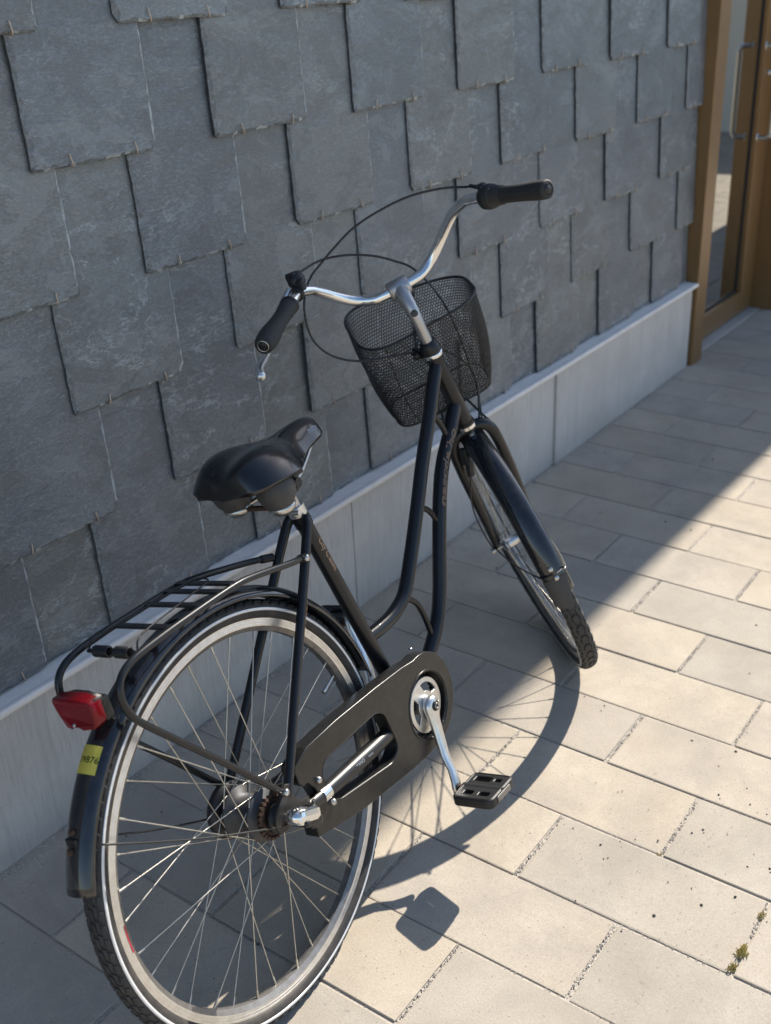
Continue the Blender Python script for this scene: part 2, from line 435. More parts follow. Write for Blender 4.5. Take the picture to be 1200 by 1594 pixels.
for _ in range(1500):
    x = random.uniform(-.8, 3.1); w = random.expovariate(1/.014)
    octa(gb, (x, -.018-w, random.uniform(.0, .0015)), random.uniform(.0012, .0035))
tag(gb.build('joint_grit', 'grit_mix', None, False), 'pale grit lying in the paving joints and along the wall foot', 'grit', kind='stuff')
gs = MB(); random.seed(21)
for _ in range(300):
    r_ = random.choice((.0012, .0016, .002, .0026, .0036)) if random.random() < .5 else .001
    if random.random() < .4: cx_, cy_ = random.gauss(.45, .22), random.gauss(-1.12, .14)
    else: cx_, cy_ = random.uniform(-.4, 2.4), random.uniform(-1.7, -.1)
    octa(gs, (cx_, cy_, .0008), r_, .5)
tag(gs.build('dark_grit', 'grit_dark', None, False), 'small dark specks of dirt scattered over the sunlit paving slabs', 'grit', kind='stuff')
# ---- weeds in the joint at the lower right
def weed(x, y, n, s, label):
    b = MB(); 
    for _ in range(n):
        a = random.random()*6.28; q = abs(random.gauss(0, .5)); h = s*random.uniform(.5, 1.1)
        bx, by = random.gauss(0, s*.45), random.gauss(0, s*.22)
        d = Vector((math.cos(a)*q, math.sin(a)*q, 1)).normalized(); sd_ = d.cross(Vector((math.sin(a), -math.cos(a), .2))).normalized()*s*.09
        p = Vector((bx, by, -.006)); tip = p+d*h; mid = p+d*h*.55+Vector((0, 0, s*.05))
        b.add([p-sd_, p+sd_, mid+sd_, tip, mid-sd_], [(0, 1, 2, 3, 4)], False)
    o = b.build('weed', 'moss', None, False); o.location = (x, y, 0); tag(o, label, 'weed', 'weeds in the paving joint'); return o
random.seed(3)
weed(.293, -1.277, 150, .016, 'middle and greenest of the small weed tufts in the joint at lower right')
weed(.392, -1.279, 90, .011, 'farthest, driest small weed tuft in the short joint at lower right')
weed(.252, -1.276, 110, .012, 'nearest small weed tuft at the corner of the short joint at lower right')
weed(.437, -1.064, 30, .008, 'tiny dry weed tuft at a joint corner left of the other tufts')

# ---- slate clad wall
PITCH_, WS, GAUGE, ZA, XA = .4566, .2915, .2228, 1.2745, .0657
facade = empty('slate_wall', (.6, 0, 0)); tag(facade, 'grey slate clad wall on a low concrete plinth behind the bicycle', 'wall')
FX = .6
def child(o, parent): o.parent = parent; return o
SL = .56
def slate_mesh(i, wide=WS, SL=.56, T_=.0072):
    random.seed(500+i); b = MB()
    def edge(p, q, n, amp):
        out = []
        for k in range(n):
            t = k/n; x = p[0]+(q[0]-p[0])*t; z = p[1]+(q[1]-p[1])*t
            nx, nz = -(q[1]-p[1]), (q[0]-p[0]); ln = math.hypot(nx, nz)
            e = amp*(mnoise.noise(Vector((x*38+i*9.1, z*38, 3.3)))*1.9+mnoise.noise(Vector((x*130+i*3.7, z*130, 1.3)))*.8+random.uniform(-.4, .4))
            out.append((x+nx/ln*e, z+nz/ln*e))
        return out
    c = [random.choice((.003, .005, .007, .016)) for _ in range(2)]   # clipped lower corners
    zl, zr = random.uniform(-.003, .003), random.uniform(-.003, .003)
    P = [(0, SL), (0, c[0]+zl), (c[0]*.7, zl), (wide-c[1]*.7, zr), (wide, c[1]+zr), (wide, SL)]
    O = []
    for (p, q, n, amp) in ((P[0], P[1], 44, .0011), (P[1], P[2], 2, .001), (P[2], P[3], 24, .0013), (P[3], P[4], 2, .001), (P[4], P[5], 44, .0011), (P[5], P[0], 6, 0)):
        O += edge(p, q, n, amp)
    n = len(O); back = []; front = []; inn = []
    for k, (x, z) in enumerate(O):
        wob = .5+.9*abs(mnoise.noise(Vector((x*40+i*3, z*40, 8.8))))+random.uniform(-.15, .25)
        dl = x; dr = wide-x; db = z
        il = .012*wob if dl < .02 and z > .0 else 0
        ir = .0075*wob if dr < .02 else 0
        ib = .007*wob if db < .022 else 0
        back.append((x, T_, z)); front.append((x, .0034+random.uniform(-.0012, .0010), z))
        inn.append((x+il-ir, random.uniform(-.0003, .0003), min(z+ib, SL-.001)))
    vs = back+front+inn; fs = []; mi = []
    for k in range(n):
        j = (k+1) % n
        b.f.append((k, j, n+j, n+k)); b.mi.append(2); b.sm.append(False)
        b.f.append((n+k, n+j, 2*n+j, 2*n+k)); b.mi.append(1 if O[k][0] < .012 or (O[k][1] < .01 and random.random() < .72) else 3); b.sm.append(False)
    b.v = vs
    b.f.append(tuple(range(2*n, 3*n))); b.mi.append(0); b.sm.append(False)
    b.f.append(tuple(range(n))[::-1]); b.mi.append(0); b.sm.append(False)
    m = b.mesh('slate')
    bm = bmesh.new(); bm.from_mesh(m); bmesh.ops.recalc_face_normals(bm, faces=bm.faces)
    bmesh.ops.triangulate(bm, faces=[f for f in bm.faces if len(f.verts) > 4]); bm.to_mesh(m); bm.free()
    m.materials.append(MATS['slate']); m.materials.append(MATS['slate_edge']); m.materials.append(MATS['slate_side']); m.materials.append(MATS['slate_chip']); return m
SLM = [slate_mesh(i) for i in range(14)]
SLE = [slate_mesh(40+i, .17) for i in range(2)]
SLF = [slate_mesh(60+i, WS, .365) for i in range(4)]   # cut short above the plinth
hk = MB(); hk.tube(spline([(0, .012, -.002), (0, .0, -.0035), (0, -.0028, -.001), (0, -.0036, .006), (0, -.002, .018)], 4), .0013, 6)
HK = hk.mesh('slate_hook'); HK.materials.append(MATS['copper'])
random.seed(9)
WX1 = 3.185
nsl = 0
for r in range(-6, 6):
    z = ZA-r*GAUGE if r < 4 else .3635
    x0 = XA+(PITCH_/2 if r % 2 else 0)
    for j in range(-4, 8):
        x = x0+j*PITCH_
        if x < -1.75 or x > WX1-.06: continue
        if x+WS > WX1+.02: m = SLE[r % 2]; x = min(x, WX1-.168)
        else: m = random.choice(SLM if r < 5 else SLF)
        s_ = bpy.data.objects.new('slate', m); COL.objects.link(s_); s_.parent = facade
        s_.location = (x-FX+random.uniform(-.004, .004), random.uniform(-.0012, .0012)+(.0108 if r == 5 else 0), z+random.uniform(-.0035, .0035))
        s_.rotation_euler = (-.042+random.uniform(-.003, .003), random.uniform(-.006, .006), random.uniform(-.004, .004)); nsl += 1
        for hx in (.078, .232) if r < 5 else ():
            if hx > (.16 if m in SLE else 1): continue
            h_ = bpy.data.objects.new('slate_hook', HK); COL.objects.link(h_); h_.parent = s_
            h_.location = (hx+random.uniform(-.006, .006), -.0005, .001); h_.rotation_euler = (0, random.uniform(-.22, .16), 0)
def sbox(name, lo, hi, mat, parent, bev=0.0, off=(0, 0, 0)):
    b = MB(); c = [(l+h)/2-o for l, h, o in zip(lo, hi, off)]; b.box(c, [h-l for l, h in zip(lo, hi)], None, bev)
    return b.build(name, mat, parent)
fo = (FX, 0, 0)
sbox('backing_wall', (-8, .052, .30), (WX1+.02, .30, 6.2), 'render_wall', facade, 0, fo)
for x0, x1, yf in ((-8, -1.13, -.012), (-1.126, .860, -.0125), (.864, 1.988, -.012), (1.992, 3.178, -.020)):
    sbox('plinth_panel', (x0, yf, -.02), (x1, .05, .3495), 'plinth_concrete', facade, .002, fo)
fl = MB()
prof = [(.034, .372), (.030, .3600), (-.026, .3570), (-.033, .3580), (-.0385, .3570), (-.0412, .3535), (-.0415, .3480), (-.0400, .3435), (-.0360, .3425), (-.0345, .346), (-.035, .350), (-.030, .3515), (.030, .3545), (.034, .359)]
for xa, xb in ((-8, -1.0), (-.997, 1.503), (1.506, 3.183)):
    vs = [(xa-FX, y, z) for y, z in prof]+[(xb-FX, y, z) for y, z in prof]; n = len(prof)
    b = MB(); b.add(vs, [(i, (i+1) % n, n+(i+1) % n, n+i) for i in range(n)]+[tuple(range(n)), tuple(range(n, 2*n))[::-1]], False)
    b.build('plinth_flashing', 'flashing', facade)

# ---- bronze glazed door next to the slate wall
door = empty('glazed_door', (3.2, .05, 0)); tag(door, 'bronze framed glass door panel beside the slate wall', 'door'); do = (3.2, .05, 0)
sbox('door_jamb', (3.190, -.036, -.01), (3.300, .30, 3.6), 'bronze', door, .003, do)
sbox('door_jamb', (3.3005, .006, -.01), (3.405, .29, 3.6), 'bronze', door, .003, do)
sbox('bottom_rail', (3.4055, .046, .010), (3.983, .11, .118), 'bronze', door, .003, do)
sbox('stile', (3.9835, .044, .010), (4.150, .112, 3.6), 'bronze', door, .003, do)
sbox('corner_post', (4.152, -.062, -.01), (4.26, .24, 3.6), 'bronze', door, .003, do)
sbox('top_rail', (3.4055, .046, 2.55), (3.983, .11, 2.70), 'bronze', door, .003, do)
sbox('glass_pane', (3.4052, .070, .1178), (3.9838, .082, 2.551), 'door_glass', door, 0, do)
sbox('glass_pane', (3.4052, .071, 2.6995), (3.9838, .083, 3.6), 'door_glass', door, 0, do)
for bc, bs in (((3.409, .0685, 1.335), (.008, .006, 2.42)), ((3.979, .0685, 1.335), (.010, .008, 2.42)), ((3.694, .0685, .121), (.56, .006, .008))):
    gk = MB(); gk.box([p-q for p, q in zip(bc, do)], bs); gk.build('glazing_gasket', 'rubber', door)
sbox('threshold', (3.31, .0, -.012), (4.15, .20, .004), 'plinth_concrete', door, .002, do)
sbox('lintel', (3.19, .02, 3.602), (4.26, .32, 7.0), 'render_wall', door, 0, do)
def hh(x, y, z): return (x-do[0], y-do[1], z)
hb = MB(); HX = 3.995
hb.tube(spline([hh(HX, .045, .82), hh(HX-.01, .0, .82), hh(HX-.014, -.016, .838), hh(HX-.014, -.018, .87), hh(HX-.014, -.018, 1.15), hh(HX-.014, -.016, 1.182), hh(HX-.01, .0, 1.20), hh(HX, .045, 1.20)], 6), .0105, 12)
hb.build('pull_handle', 'steel', door)
for zz in (.82, 1.20):
    b = MB(); b.lathe([(0, .004), (.016, .004), (.018, 0)], hh(HX, .044, zz), (0, -1, 0), 16); b.build('handle_rose', 'steel', door)
b = MB(); b.lathe([(0, .010), (.012, .010), (.015, .006), (.015, 0)], hh(4.06, .044, 1.085), (0, -1, 0), 16); b.build('lock_cylinder', 'steel', door)
# ---- taller unseen wing, added so its corner throws the long shade, and the low wall mirrored in the glass
wing = empty('shade_wing', (7.5, 0, 0)); tag(wing, 'tall plain grey wing added out of view beyond the glass door to throw the long shade', 'building'); wo = (7.5, 0, 0)
sbox('shade_wing_wall', (6.45, -.687, -.02), (9.4, .60, 7.6), 'render_wall', wing, 0, wo)
sbox('recess_wall', (4.262, .24, -.02), (6.448, .55, 7.0), 'render_wall', wing, 0, wo)
lw_ = empty('boundary_wall', (10.1, -7, 0)); tag(lw_, 'low pale grey boundary wall across the paving, mirrored in the door glass', 'wall'); lo_ = (10.1, -7, 0)
sbox('wall_body', (10.0, -14, -.02), (10.2, -.9, 1.86), 'white_render', lw_, .004, lo_)
sbox('wall_coping', (9.97, -14.03, 1.863), (10.23, -.87, 1.92), 'flashing', lw_, .004, lo_)

# ================================================================== BICYCLE
# local axes: x forward, y left, z up in the plane of the leaning frame; origin at the rear tyre's contact
LEAN, HEAD = rad(-14.278), rad(5.080)
hv = Vector((math.cos(HEAD), math.sin(HEAD), 0))
ub = Vector((math.sin(HEAD)*math.sin(LEAN), -math.cos(HEAD)*math.sin(LEAN), math.cos(LEAN)))
nb = hv.cross(ub); lf = -nb
bike = bpy.data.objects.new('bicycle', None); COL.objects.link(bike); bike.empty_display_size = .1
bike.matrix_world = Matrix(((hv.x, lf.x, ub.x, -.16876), (hv.y, lf.y, ub.y, -.68930), (hv.z, lf.z, ub.z, 0), (0, 0, 0, 1)))
tag(bike, 'black step-through bicycle with front wire basket, leaning beside the slate wall', 'bicycle')
def Q(u, v, w=0.0): return Vector((u, -w, v))
def Qs(l): return [Q(*p) for p in l]
def tubep(name, pts, r, mat, parent, n=8, seg=14, **kw):
    b = MB(); p = Qs(pts); p = spline(p, n) if len(p) > 2 else p
    if hasattr(r, '__len__') and len(pts) > 2:
        rr = []
        for i in range(len(pts)-1): rr += [r[i]+(r[i+1]-r[i])*k/n for k in range(n)]
        r = rr+[r[-1]]
    b.tube(p, r, seg, **kw); return b.build(name, mat, parent)
YL = Vector((0, 1, 0)); YR = Vector((0, -1, 0))
BB = (.450, .279); RH = .349

# ---- frame
fr = MB()
HAX = rad(70.957); hu, hvv = .9355, .684
def hp(b): return (hu-b*math.cos(HAX), hvv+b*math.sin(HAX))
fr.tube([Q(*hp(.004)), Q(*hp(.186))], .0178, 20)
fr.tube([Q(*hp(.0)), Q(*hp(.010))], .0195, 20); fr.tube([Q(*hp(.178)), Q(*hp(.188))], .0192, 20)
fr2 = fr; fr = MB()
fr.tube([Q(BB[0], BB[1], -.036), Q(BB[0], BB[1], .036)], .021, 20)
fr.tube([Q(BB[0], BB[1]), Q(.3235, .728)], .0148, 20)
fr.tube([Q(.3262, .718), Q(.3185, .745)], .0168, 20)
frame = fr.build('frame', 'paint', bike)
fr2.build('head_tube', 'paint', frame)
tubep('upper_tube', [(.879, .843), (.843, .803), (.798, .749), (.73, .672), (.679, .608), (.624, .542), (.586, .499), (.565, .477), (.541, .460), (.495, .448), (.446, .447), (.401, .450)], .0145, 'paint', frame, 6, 18)
tubep('lower_tube', [(.908, .738), (.866, .696), (.806, .645), (.762, .584), (.716, .497), (.678, .42), (.649, .374), (.615, .341), (.575, .314), (.52, .293), (.46, .280)], .0152, 'paint', frame, 6, 18)
tubep('frame_brace', [(.812, .752), (.835, .720), (.850, .684)], .0062, 'paint', frame)
tubep('frame_brace', [(.686, .595), (.712, .575), (.738, .535)], .0062, 'paint', frame)
tubep('frame_brace', [(.555, .455), (.583, .430), (.597, .395), (.606, .345)], .0062, 'paint', frame)
for s in (1, -1):
    tubep('seat_stay', [(.317, .738, .017*s), (.29, .706, .026*s), (.165, .552, .044*s), (.022, .376, .064*s)], [.0092, .0088, .0082, .0078], 'paint', frame, 8)
    tubep('chain_stay', [(.425, .284, .022*s), (.33, .292, .045*s), (.20, .306, .052*s), (.10, .318, .056*s), (.035, .333, .062*s)], [.0125, .0150, .0150, .0130, .009], 'paint_stay' if s > 0 else 'paint', frame, 8)
    dm = curve_mesh([[(-.022, .335), (-.026, .352), (-.018, .368), (.004, .384), (.020, .398), (.032, .392), (.030, .372), (.040, .352), (.062, .346), (.058, .326), (.035, .324), (.015, .326)]], .0022, .0008)
    warp(dm, lambda c, s=s: Q(c.x, c.y, .0655*s+c.z)); obj('dropout', dm, 'paint_worn', frame)
tubep('stay_bridge', [(.222, .628, -.036), (.222, .628, .036)], .007, 'paint', frame)
# seat post and collar
tubep('seat_post', [(.3185, .742), (.300, .806)], .0127, 'steel', bike)
b = MB(); b.tube([Q(.3190, .742), Q(.3145, .760)], .0172, 20); b.tube([Q(.300, .752, -.012), Q(.300, .752, .020)], .0045, 10); b.build('seat_clamp', 'aluminium', bike)

# ---- wheels
def wheel(name, org, e1, e2, ax, RT_, nsp, flange, fw_, tread_n, knob, dish=0.0):
    """org centre; e1 forward, e2 up, ax wheel axis (to the right) as local vectors"""
    def P(r, t, w): return org+e1*(r*math.cos(t))+e2*(r*math.sin(t))+ax*w
    def ring(prof, seg=120, closed=True, mi=0, b=None):
        b = b or MB(); m = len(prof); vs = []; fs = []
        for k in range(seg):
            for r, w in prof: vs.append(P(r, 2*math.pi*k/seg, w))
        for k in range(seg):
            k2 = (k+1) % seg
            for i in range(m if closed else m-1):
                j = (i+1) % m; fs.append((k*m+i, k*m+j, k2*m+j, k2*m+i))
        b.add(vs, fs, True, mi); return b
    rr = RT_-.032
    rim = MB()
    side = [(rr+.0005, .0125), (rr-.0030, .0125), (rr-.0034, .0121), (rr-.0042, .0125), (rr-.0078, .0125), (rr-.0082, .0121), (rr-.009, .0125), (rr-.0125, .0122)]
    pr = side+[(rr-.0205, .0065), (rr-.0215, 0), (rr-.0205, -.0065)]+[(r, -w) for r, w in side[::-1]]+[(rr-.004, -.009), (rr-.004, .009)]
    m = len(pr)
    # flat shading keeps the grooves crisp across, the many segments keep it round
    ring(pr, 144, True, 0, rim)
    rim.mi = [0 if (i % m) < 7 or 11 <= (i % m) < 18 else 1 for i in range(len(rim.f))]
    R = rim.build(name, ['rim_aluminium', 'rim_inner'], bike)
    for e in R.data.polygons: e.use_smooth = False
    tp = []
    hw = .0208 if knob else .0188; ro = RT_-.0022
    for i in range(21):
        a = math.pi*(i/20); 
        tp.append((rr+.0152+(ro-rr-.0152)*math.sin(a) if math.sin(a) > 0 else rr+.0152, hw*math.cos(a)))
    tp = [(rr+.0002, .0118), (rr+.004, .0150), (rr+.009, hw-.0008)]+tp+[(rr+.009, -hw+.0008), (rr+.004, -.0150), (rr+.0002, -.0118)]
    ring(tp, 144).build('tyre', 'tyre_rubber', R)
    for s in (1, -1):
        ring([(rr+.0130, (hw+.0002)*s), (rr+.0160, (hw+.0005)*s), (rr+.0180, (hw+.0001)*s), (rr+.0180, (hw-.0008)*s), (rr+.0130, (hw-.0008)*s)], 144).build('reflective_strip', 'reflective', R)
    # tread blocks
    tb = MB()
    def surf(a, dr):   # a: angle over the crown from -1..1 -> (r, w)
        th = a*rad(72); return (rr+.0152+(ro-rr-.0152+dr)*math.cos(th), (hw+dr)*math.sin(th))
    def block(t, dt, poly, h):
        vs = []; n = len(poly)
        for q, dr in ((1.0, -.0005), (1.0, h*.75), (.82, h)):
            cx = sum(p[0] for p in poly)/n; cy = sum(p[1] for p in poly)/n
            for px, py in poly:
                r_, w_ = surf(cy+(py-cy)*q, dr); vs.append(P(r_, t+(cx+(px-cx)*q)*dt, w_))
        fs = []
        for l in range(2):
            for i in range(n): fs.append((l*n+i, l*n+(i+1) % n, (l+1)*n+(i+1) % n, (l+1)*n+i))
        fs.append(tuple(range(2*n, 3*n))); tb.add(vs, fs, False)
    dt = 2*math.pi/tread_n
    for k in range(tread_n):
        t = k*dt
        if knob:
            block(t, dt, [(-.42, 0), (-.2, -.25), (.2, -.25), (.42, 0), (.2, .25), (-.2, .25)], .0030)
            for s in (1, -1):
                block(t+.5*dt, dt, [(-.44, .30*s), (-.05, .22*s), (.36, .30*s), (.40, .52*s), (-.40, .55*s)], .0030)
                block(t, dt, [(-.40, .40*s), (.0, .34*s), (.40, .42*s), (.34, .66*s), (-.34, .66*s)], .0026)
                block(t+.5*dt, dt, [(-.36, .70*s), (.36, .68*s), (.30, .98*s), (-.30, .98*s)], .0022)
        else:
            for s in (1, -1):
                block(t+(.25 if s > 0 else -.25)*dt, dt, [(-.42, .03*s), (.30, .05*s), (.44, .27*s), (-.26, .27*s)], .0018)
                block(t, dt, [(-.36, .33*s), (.34, .33*s), (.46, .56*s), (-.22, .58*s)], .0018)
                block(t+.4*dt, dt, [(-.40, .63*s), (.30, .61*s), (.38, .86*s), (-.18, .92*s)], .0016)
    tag(tb.build('tread', 'tread_rubber', R), kind='stuff')
    # spokes, crossed in pairs
    rf, rn = flange, rr-.021
    for i in range(nsp):
        s = 1 if i % 2 == 0 else -1
        th = 2*math.pi*(i+.5)/nsp; q = (i//2) % 2
        off = rad(64) if flange > .03 else rad(72)
        tf = th+(off if q else -off)
        a0 = P(rf, tf, fw_*s+dish+(.0015 if q else -.0015)); a1 = P(rn, th, .003*s)
        b = MB(); d = (a1-a0).normalized()
        b.tube([a0, a1-d*.011], .00105, 6, False); b.tube([a1-d*.013, a1+d*.002], .0021, 6, True)
        b.build('spoke', 'spoke_steel', R, False)
    return R, P
rw, RP = wheel('rear_wheel', Q(0, RH), V(1, 0, 0), V(0, 0, 1), YR, .349, 36, .043, .026, 100, False, -.004)
hb_ = MB(); hb_.lathe([(0, -.045), (.022, -.045), (.030, -.040), (.030, -.033), (.043, -.032), (.044, -.029), (.043, -.026), (.031, -.024), (.0295, .012), (.031, .018), (.043, .019), (.044, .022), (.043, .025), (.030, .026), (.028, .032), (.020, .034), (0, .034)], Q(0, RH), YR, 40)
hb_.build('hub_shell', 'hub_grey', rw)
b = MB(); b.lathe([(.012, -.062), (.046, -.062), (.048, -.058), (.048, -.047), (.03, -.044)], Q(0, RH), YR, 36); b.build('brake_drum', 'black_plastic', rw)
# sprocket wrapped by the rusty chain
sp = MB(); sp.lathe([(.020, .039), (.031, .0395), (.031, .0415), (.020, .042)], Q(0, RH), YR, 36)
random.seed(2)
for k in range(26):
    a = 2*math.pi*k/26; sp.tube([RP(.0325, a, .0375), RP(.0350, a, .0440)], .0036, 8)
sp.build('sprocket_chain', 'rust', rw)
b = MB(); b.lathe([(.004, .046), (.026, .047), (.027, .056), (.020, .062), (.009, .063)], Q(0, RH), YR, 28); b.build('hub_dust_cap', 'black_plastic', rw)
b = MB(); b.tube([Q(0, RH, -.078), Q(0, RH, .078)], .0049, 12); b.tube([Q(0, RH, .0685), Q(0, RH, .0765)], .0092, 6); b.tube([Q(0, RH, -.0685), Q(0, RH, -.0765)], .0092, 6); b.build('rear_axle', 'steel', rw)
b = MB(); b.tube([RP(.2955, rad(18), 0), RP(.262, rad(18), .0)], .003, 8); b.tube([RP(.268, rad(18), 0), RP(.256, rad(18), 0)], .0042, 8); b.build('valve', 'steel', rw)
b = MB()
for i in range(18):
    t0, t1 = rad(173.5+i*.48), rad(173.98+i*.48)
    b.add([RP(.3045, t0, .0129), RP(.3065, t0, .0130), RP(.3065, t1, .0130), RP(.3045, t1, .0129)], [(0, 1, 2, 3)], False, 0)
MATS['red_print'] = simple('red_print', (.55, .02, .05), .4)
b.build('rim_sticker', 'red_print', rw, False)

# gear change box on the right axle end
gb_ = MB(); gm = Matrix.Rotation(rad(25), 3, 'Y')
gb_.box(Q(.008, .3535, .0985), (.052, .036, .026), gm, .010); gb_.ell(Q(.001, .3585, .099), (.024, .0175, .0145), 24, 14, gm)
gsh = gb_.build('gear_change_box', 'polished_aluminium', bike)
b = MB(); b.box(Q(.013, .3405, .0985), (.043, .0345, .016), gm, .006); b.box(Q(.021, .3285, .0985), (.016, .012, .016), gm, .003); b.build('lower_cover', 'case_plastic', gsh)
b = MB(); b.box(Q(.0035, .3695, .100), (.016, .012, .0015), gm, .0004); b.build('badge', 'bumper', gsh)
b = MB(); b.lathe([(0, .003), (.005, .003), (.006, 0)], Q(-.006, .350, .1155), YR, 14); b.build('adjuster', 'black_plastic', gsh)
tubep('gear_cable_end', [(.030, .346, .098), (.048, .344, .088), (.062, .336, .072), (.075, .330, .064)], .0024, 'polished_aluminium', gsh)

# ---- rear mudguard
def fend(R0_, org, e1, e2, ax, th, s, lift=0.0, hw=.0275, dep=.021):
    ph = s*rad(82); r = R0_+lift-dep*(1-math.cos(ph)); w = (hw+lift)*math.sin(ph)/math.sin(rad(82))
    return org+e1*(r*math.cos(th))+e2*(r*math.sin(th))+ax*w
def fender(name, fn, t0, t1, mat, parent, n=60, m=14, th_=.0012):
    b = MB(); vs = []; fs = []
    for lift in (0, -th_):
        for i in range(n+1):
            t = rad(t0+(t1-t0)*i/n)
            for k in range(m+1): vs.append(fn(t, -1+2*k/m, lift))
    N_ = (n+1)*(m+1)
    for i in range(n):
        for k in range(m):
            a = i*(m+1)+k; fs.append((a, a+1, a+m+2, a+m+1)); fs.append((N_+a+m+1, N_+a+m+2, N_+a+1, N_+a))
    for i in range(n):
        for k in (0, m): a = i*(m+1)+k; fs.append((a, a+m+1, N_+a+m+1, N_+a))
    for k in range(m):
        for i in (0, n): a = i*(m+1)+k; fs.append((a, a+1, N_+a+1, N_+a))
    b.add(vs, fs, True); return b.build(name, mat, parent)
def fr_(t, s, lift=0.0): return fend(.3715, Q(0, RH), V(1, 0, 0), V(0, 0, 1), YR, t, s, lift)
rf = fender('rear_mudguard', fr_, 8, 161, 'paint_gloss', bike, 80)
# number sticker
b = MB(); vs = []; fs = []
na, nbb = 10, 10
T0, T1, S0, S1 = 135.6, 129.4, -.92, .50
for i in range(na+1):
    for k in range(nbb+1): vs.append(fr_(rad(T0+(T1-T0)*i/na), S0+(S1-S0)*k/nbb, .0004))
for i in range(na):
    for k in range(nbb): a = i*(nbb+1)+k; fs.append((a, a+1, a+nbb+2, a+nbb+1))
b.add(vs, fs, True); b.build('number_sticker', 'sticker', rf, False)
tm = text_mesh('19876', .0128, .00012)
for_w = lambda c: fr_(rad(132.6)-c.y/.372, (c.x*.92+.0014)/.0315, .0007)
warp(tm, for_w); obj('printed_number', tm, 'print_black', rf)
for s in (1, -1):
    tubep('mudguard_stay', [(.002, .338, .070*s), (-.03, .352, .066*s), (-.16, .428, .048*s), (-.285, .512, .033*s), (-.314, .532, .012*s)], .0017, 'paint_stay' if s > 0 else 'black_plastic', rf, 8, 8)
for t in (147.6, 151.6):
    p = fr_(rad(t), 0, .0); d = (p-Q(0, RH)).normalized(); b = MB(); b.lathe([(0, .0045), (.004, .004), (.0052, .001), (.0052, 0)], p, d, 12); b.build('mudguard_bolt', 'rust', rf)
p = fr_(rad(149.6), 0, .0); b = MB(); b.box(p, (.006, .020, .010), None, .0015); b.build('stay_bracket', 'black_plastic', rf)

# ---- luggage rack
rkb = MB(); RK = {}
for s in (1, -1):
    pts = [(.250, .690, .040*s), (.205, .701, .052*s), (.108, .725, .058*s), (.055, .733, .060*s), (-.044, .737, .062*s), (-.120, .738, .063*s), (-.172, .735, .063*s), (-.200, .722, .063*s), (-.2095, .698, .063*s), (-.2045, .670, .063*s), (-.190, .646, .064*s), (-.152, .598, .065*s), (-.075, .501, .067*s), (.004, .398, .070*s), (.012, .388, .070*s)]
    rkb.tube(spline(Qs(pts), 8), .0057, 14)
    rkb.tube([Q(.240, .692, .043*s), Q(.262, .686, .036*s)], .0075, 12)
rack = rkb.build('luggage_rack', 'paint', bike)
for u in (.058, .030, -.014, -.082):
    b = MB(); b.box(Q(u, .738, 0), (.0125, .120, .004), None, .001); b.build('cross_bar', 'paint', rack)
for s in (1, -1):
    b = MB(); p = Q(.252, .6885, .0455*s); b.lathe([(0, .006), (.005, .006), (.0062, .004), (.0062, 0)], p, YR*s, 12); b.build('rack_bolt', 'steel', rack)
    b = MB(); p = Q(.008, .394, .0755*s); b.lathe([(0, .006), (.0048, .006), (.006, .004), (.006, 0)], p, YR*s, 12); b.build('rack_bolt', 'steel', rack)
# clip spring across the rear
b = MB(); pts = []
for seg0, seg1 in ((-.036, -.006), (.008, .036)):
    pts = []
    for i in range(9*10+1):
        a = 2*math.pi*i/10; w = seg0+(seg1-seg0)*i/90; pts.append(Q(-.148+.0072*math.cos(a), .733+.0072*math.sin(a), w))
    b.tube(pts, .0021, 6)
b.tube([Q(-.148, .733, -.052), Q(-.148, .733, .05)], .0032, 8)
b.build('clip_spring', 'black_plastic', rack)
for s in (1, -1):
    tubep('clip_wire', [(-.148, .733, .05*s), (-.135, .749, .047*s), (-.10, .748, .036*s), (.0, .747, .026*s), (.05, .746, .018*s), (.06, .746, 0)], .0014, 'black_plastic', rack)
# tail light hung under the rear bend
LC = Q(-.224, .687, -.006); LS = .70
lm_ = curve_mesh([[(-.058, .018), (-.052, .024), (-.02, .028), (.02, .028), (.046, .022), (.052, .016), (.050, -.018), (.044, -.024), (.018, -.026), (.008, -.021), (-.010, -.022), (-.018, -.026), (-.030, -.025), (-.046, -.004)]], .010, .004, 3)
def lampw(c): 
    bulge = .010*(1-(c.x/.058)**2)
    return LC+LS*Vector((-.006-c.z-(bulge if c.z > 0 else 0)*1.0, -c.x, c.y*1.1))
warp(lm_, lampw)
lamp = obj('tail_light', lm_, 'red_lens', bike)
hm = curve_mesh([[(-.054, .024), (-.02, .0335), (.02, .0335), (.050, .026), (.050, .012), (-.054, .014)]], .014, .003, 2)
warp(hm, lambda c: LC+LS*Vector((.004-c.z*.7, -c.x, c.y*.92))); obj('lamp_housing', hm, 'black_plastic', lamp)
b = MB(); b.box(LC+Vector((.014, 0, -.004)), (.016, .070, .034), None, .003); b.box(LC+Vector((.020, .0, -.022)), (.010, .03, .014), None, .002); b.build('lamp_bracket', 'black_plastic', lamp)
b = MB(); b.lathe([(0, .003), (.0025, .0025), (.0032, 0)], LC+Vector((-.0185, .004, -.016)), (-1, 0, 0), 10); b.build('lamp_screw', 'steel', lamp)

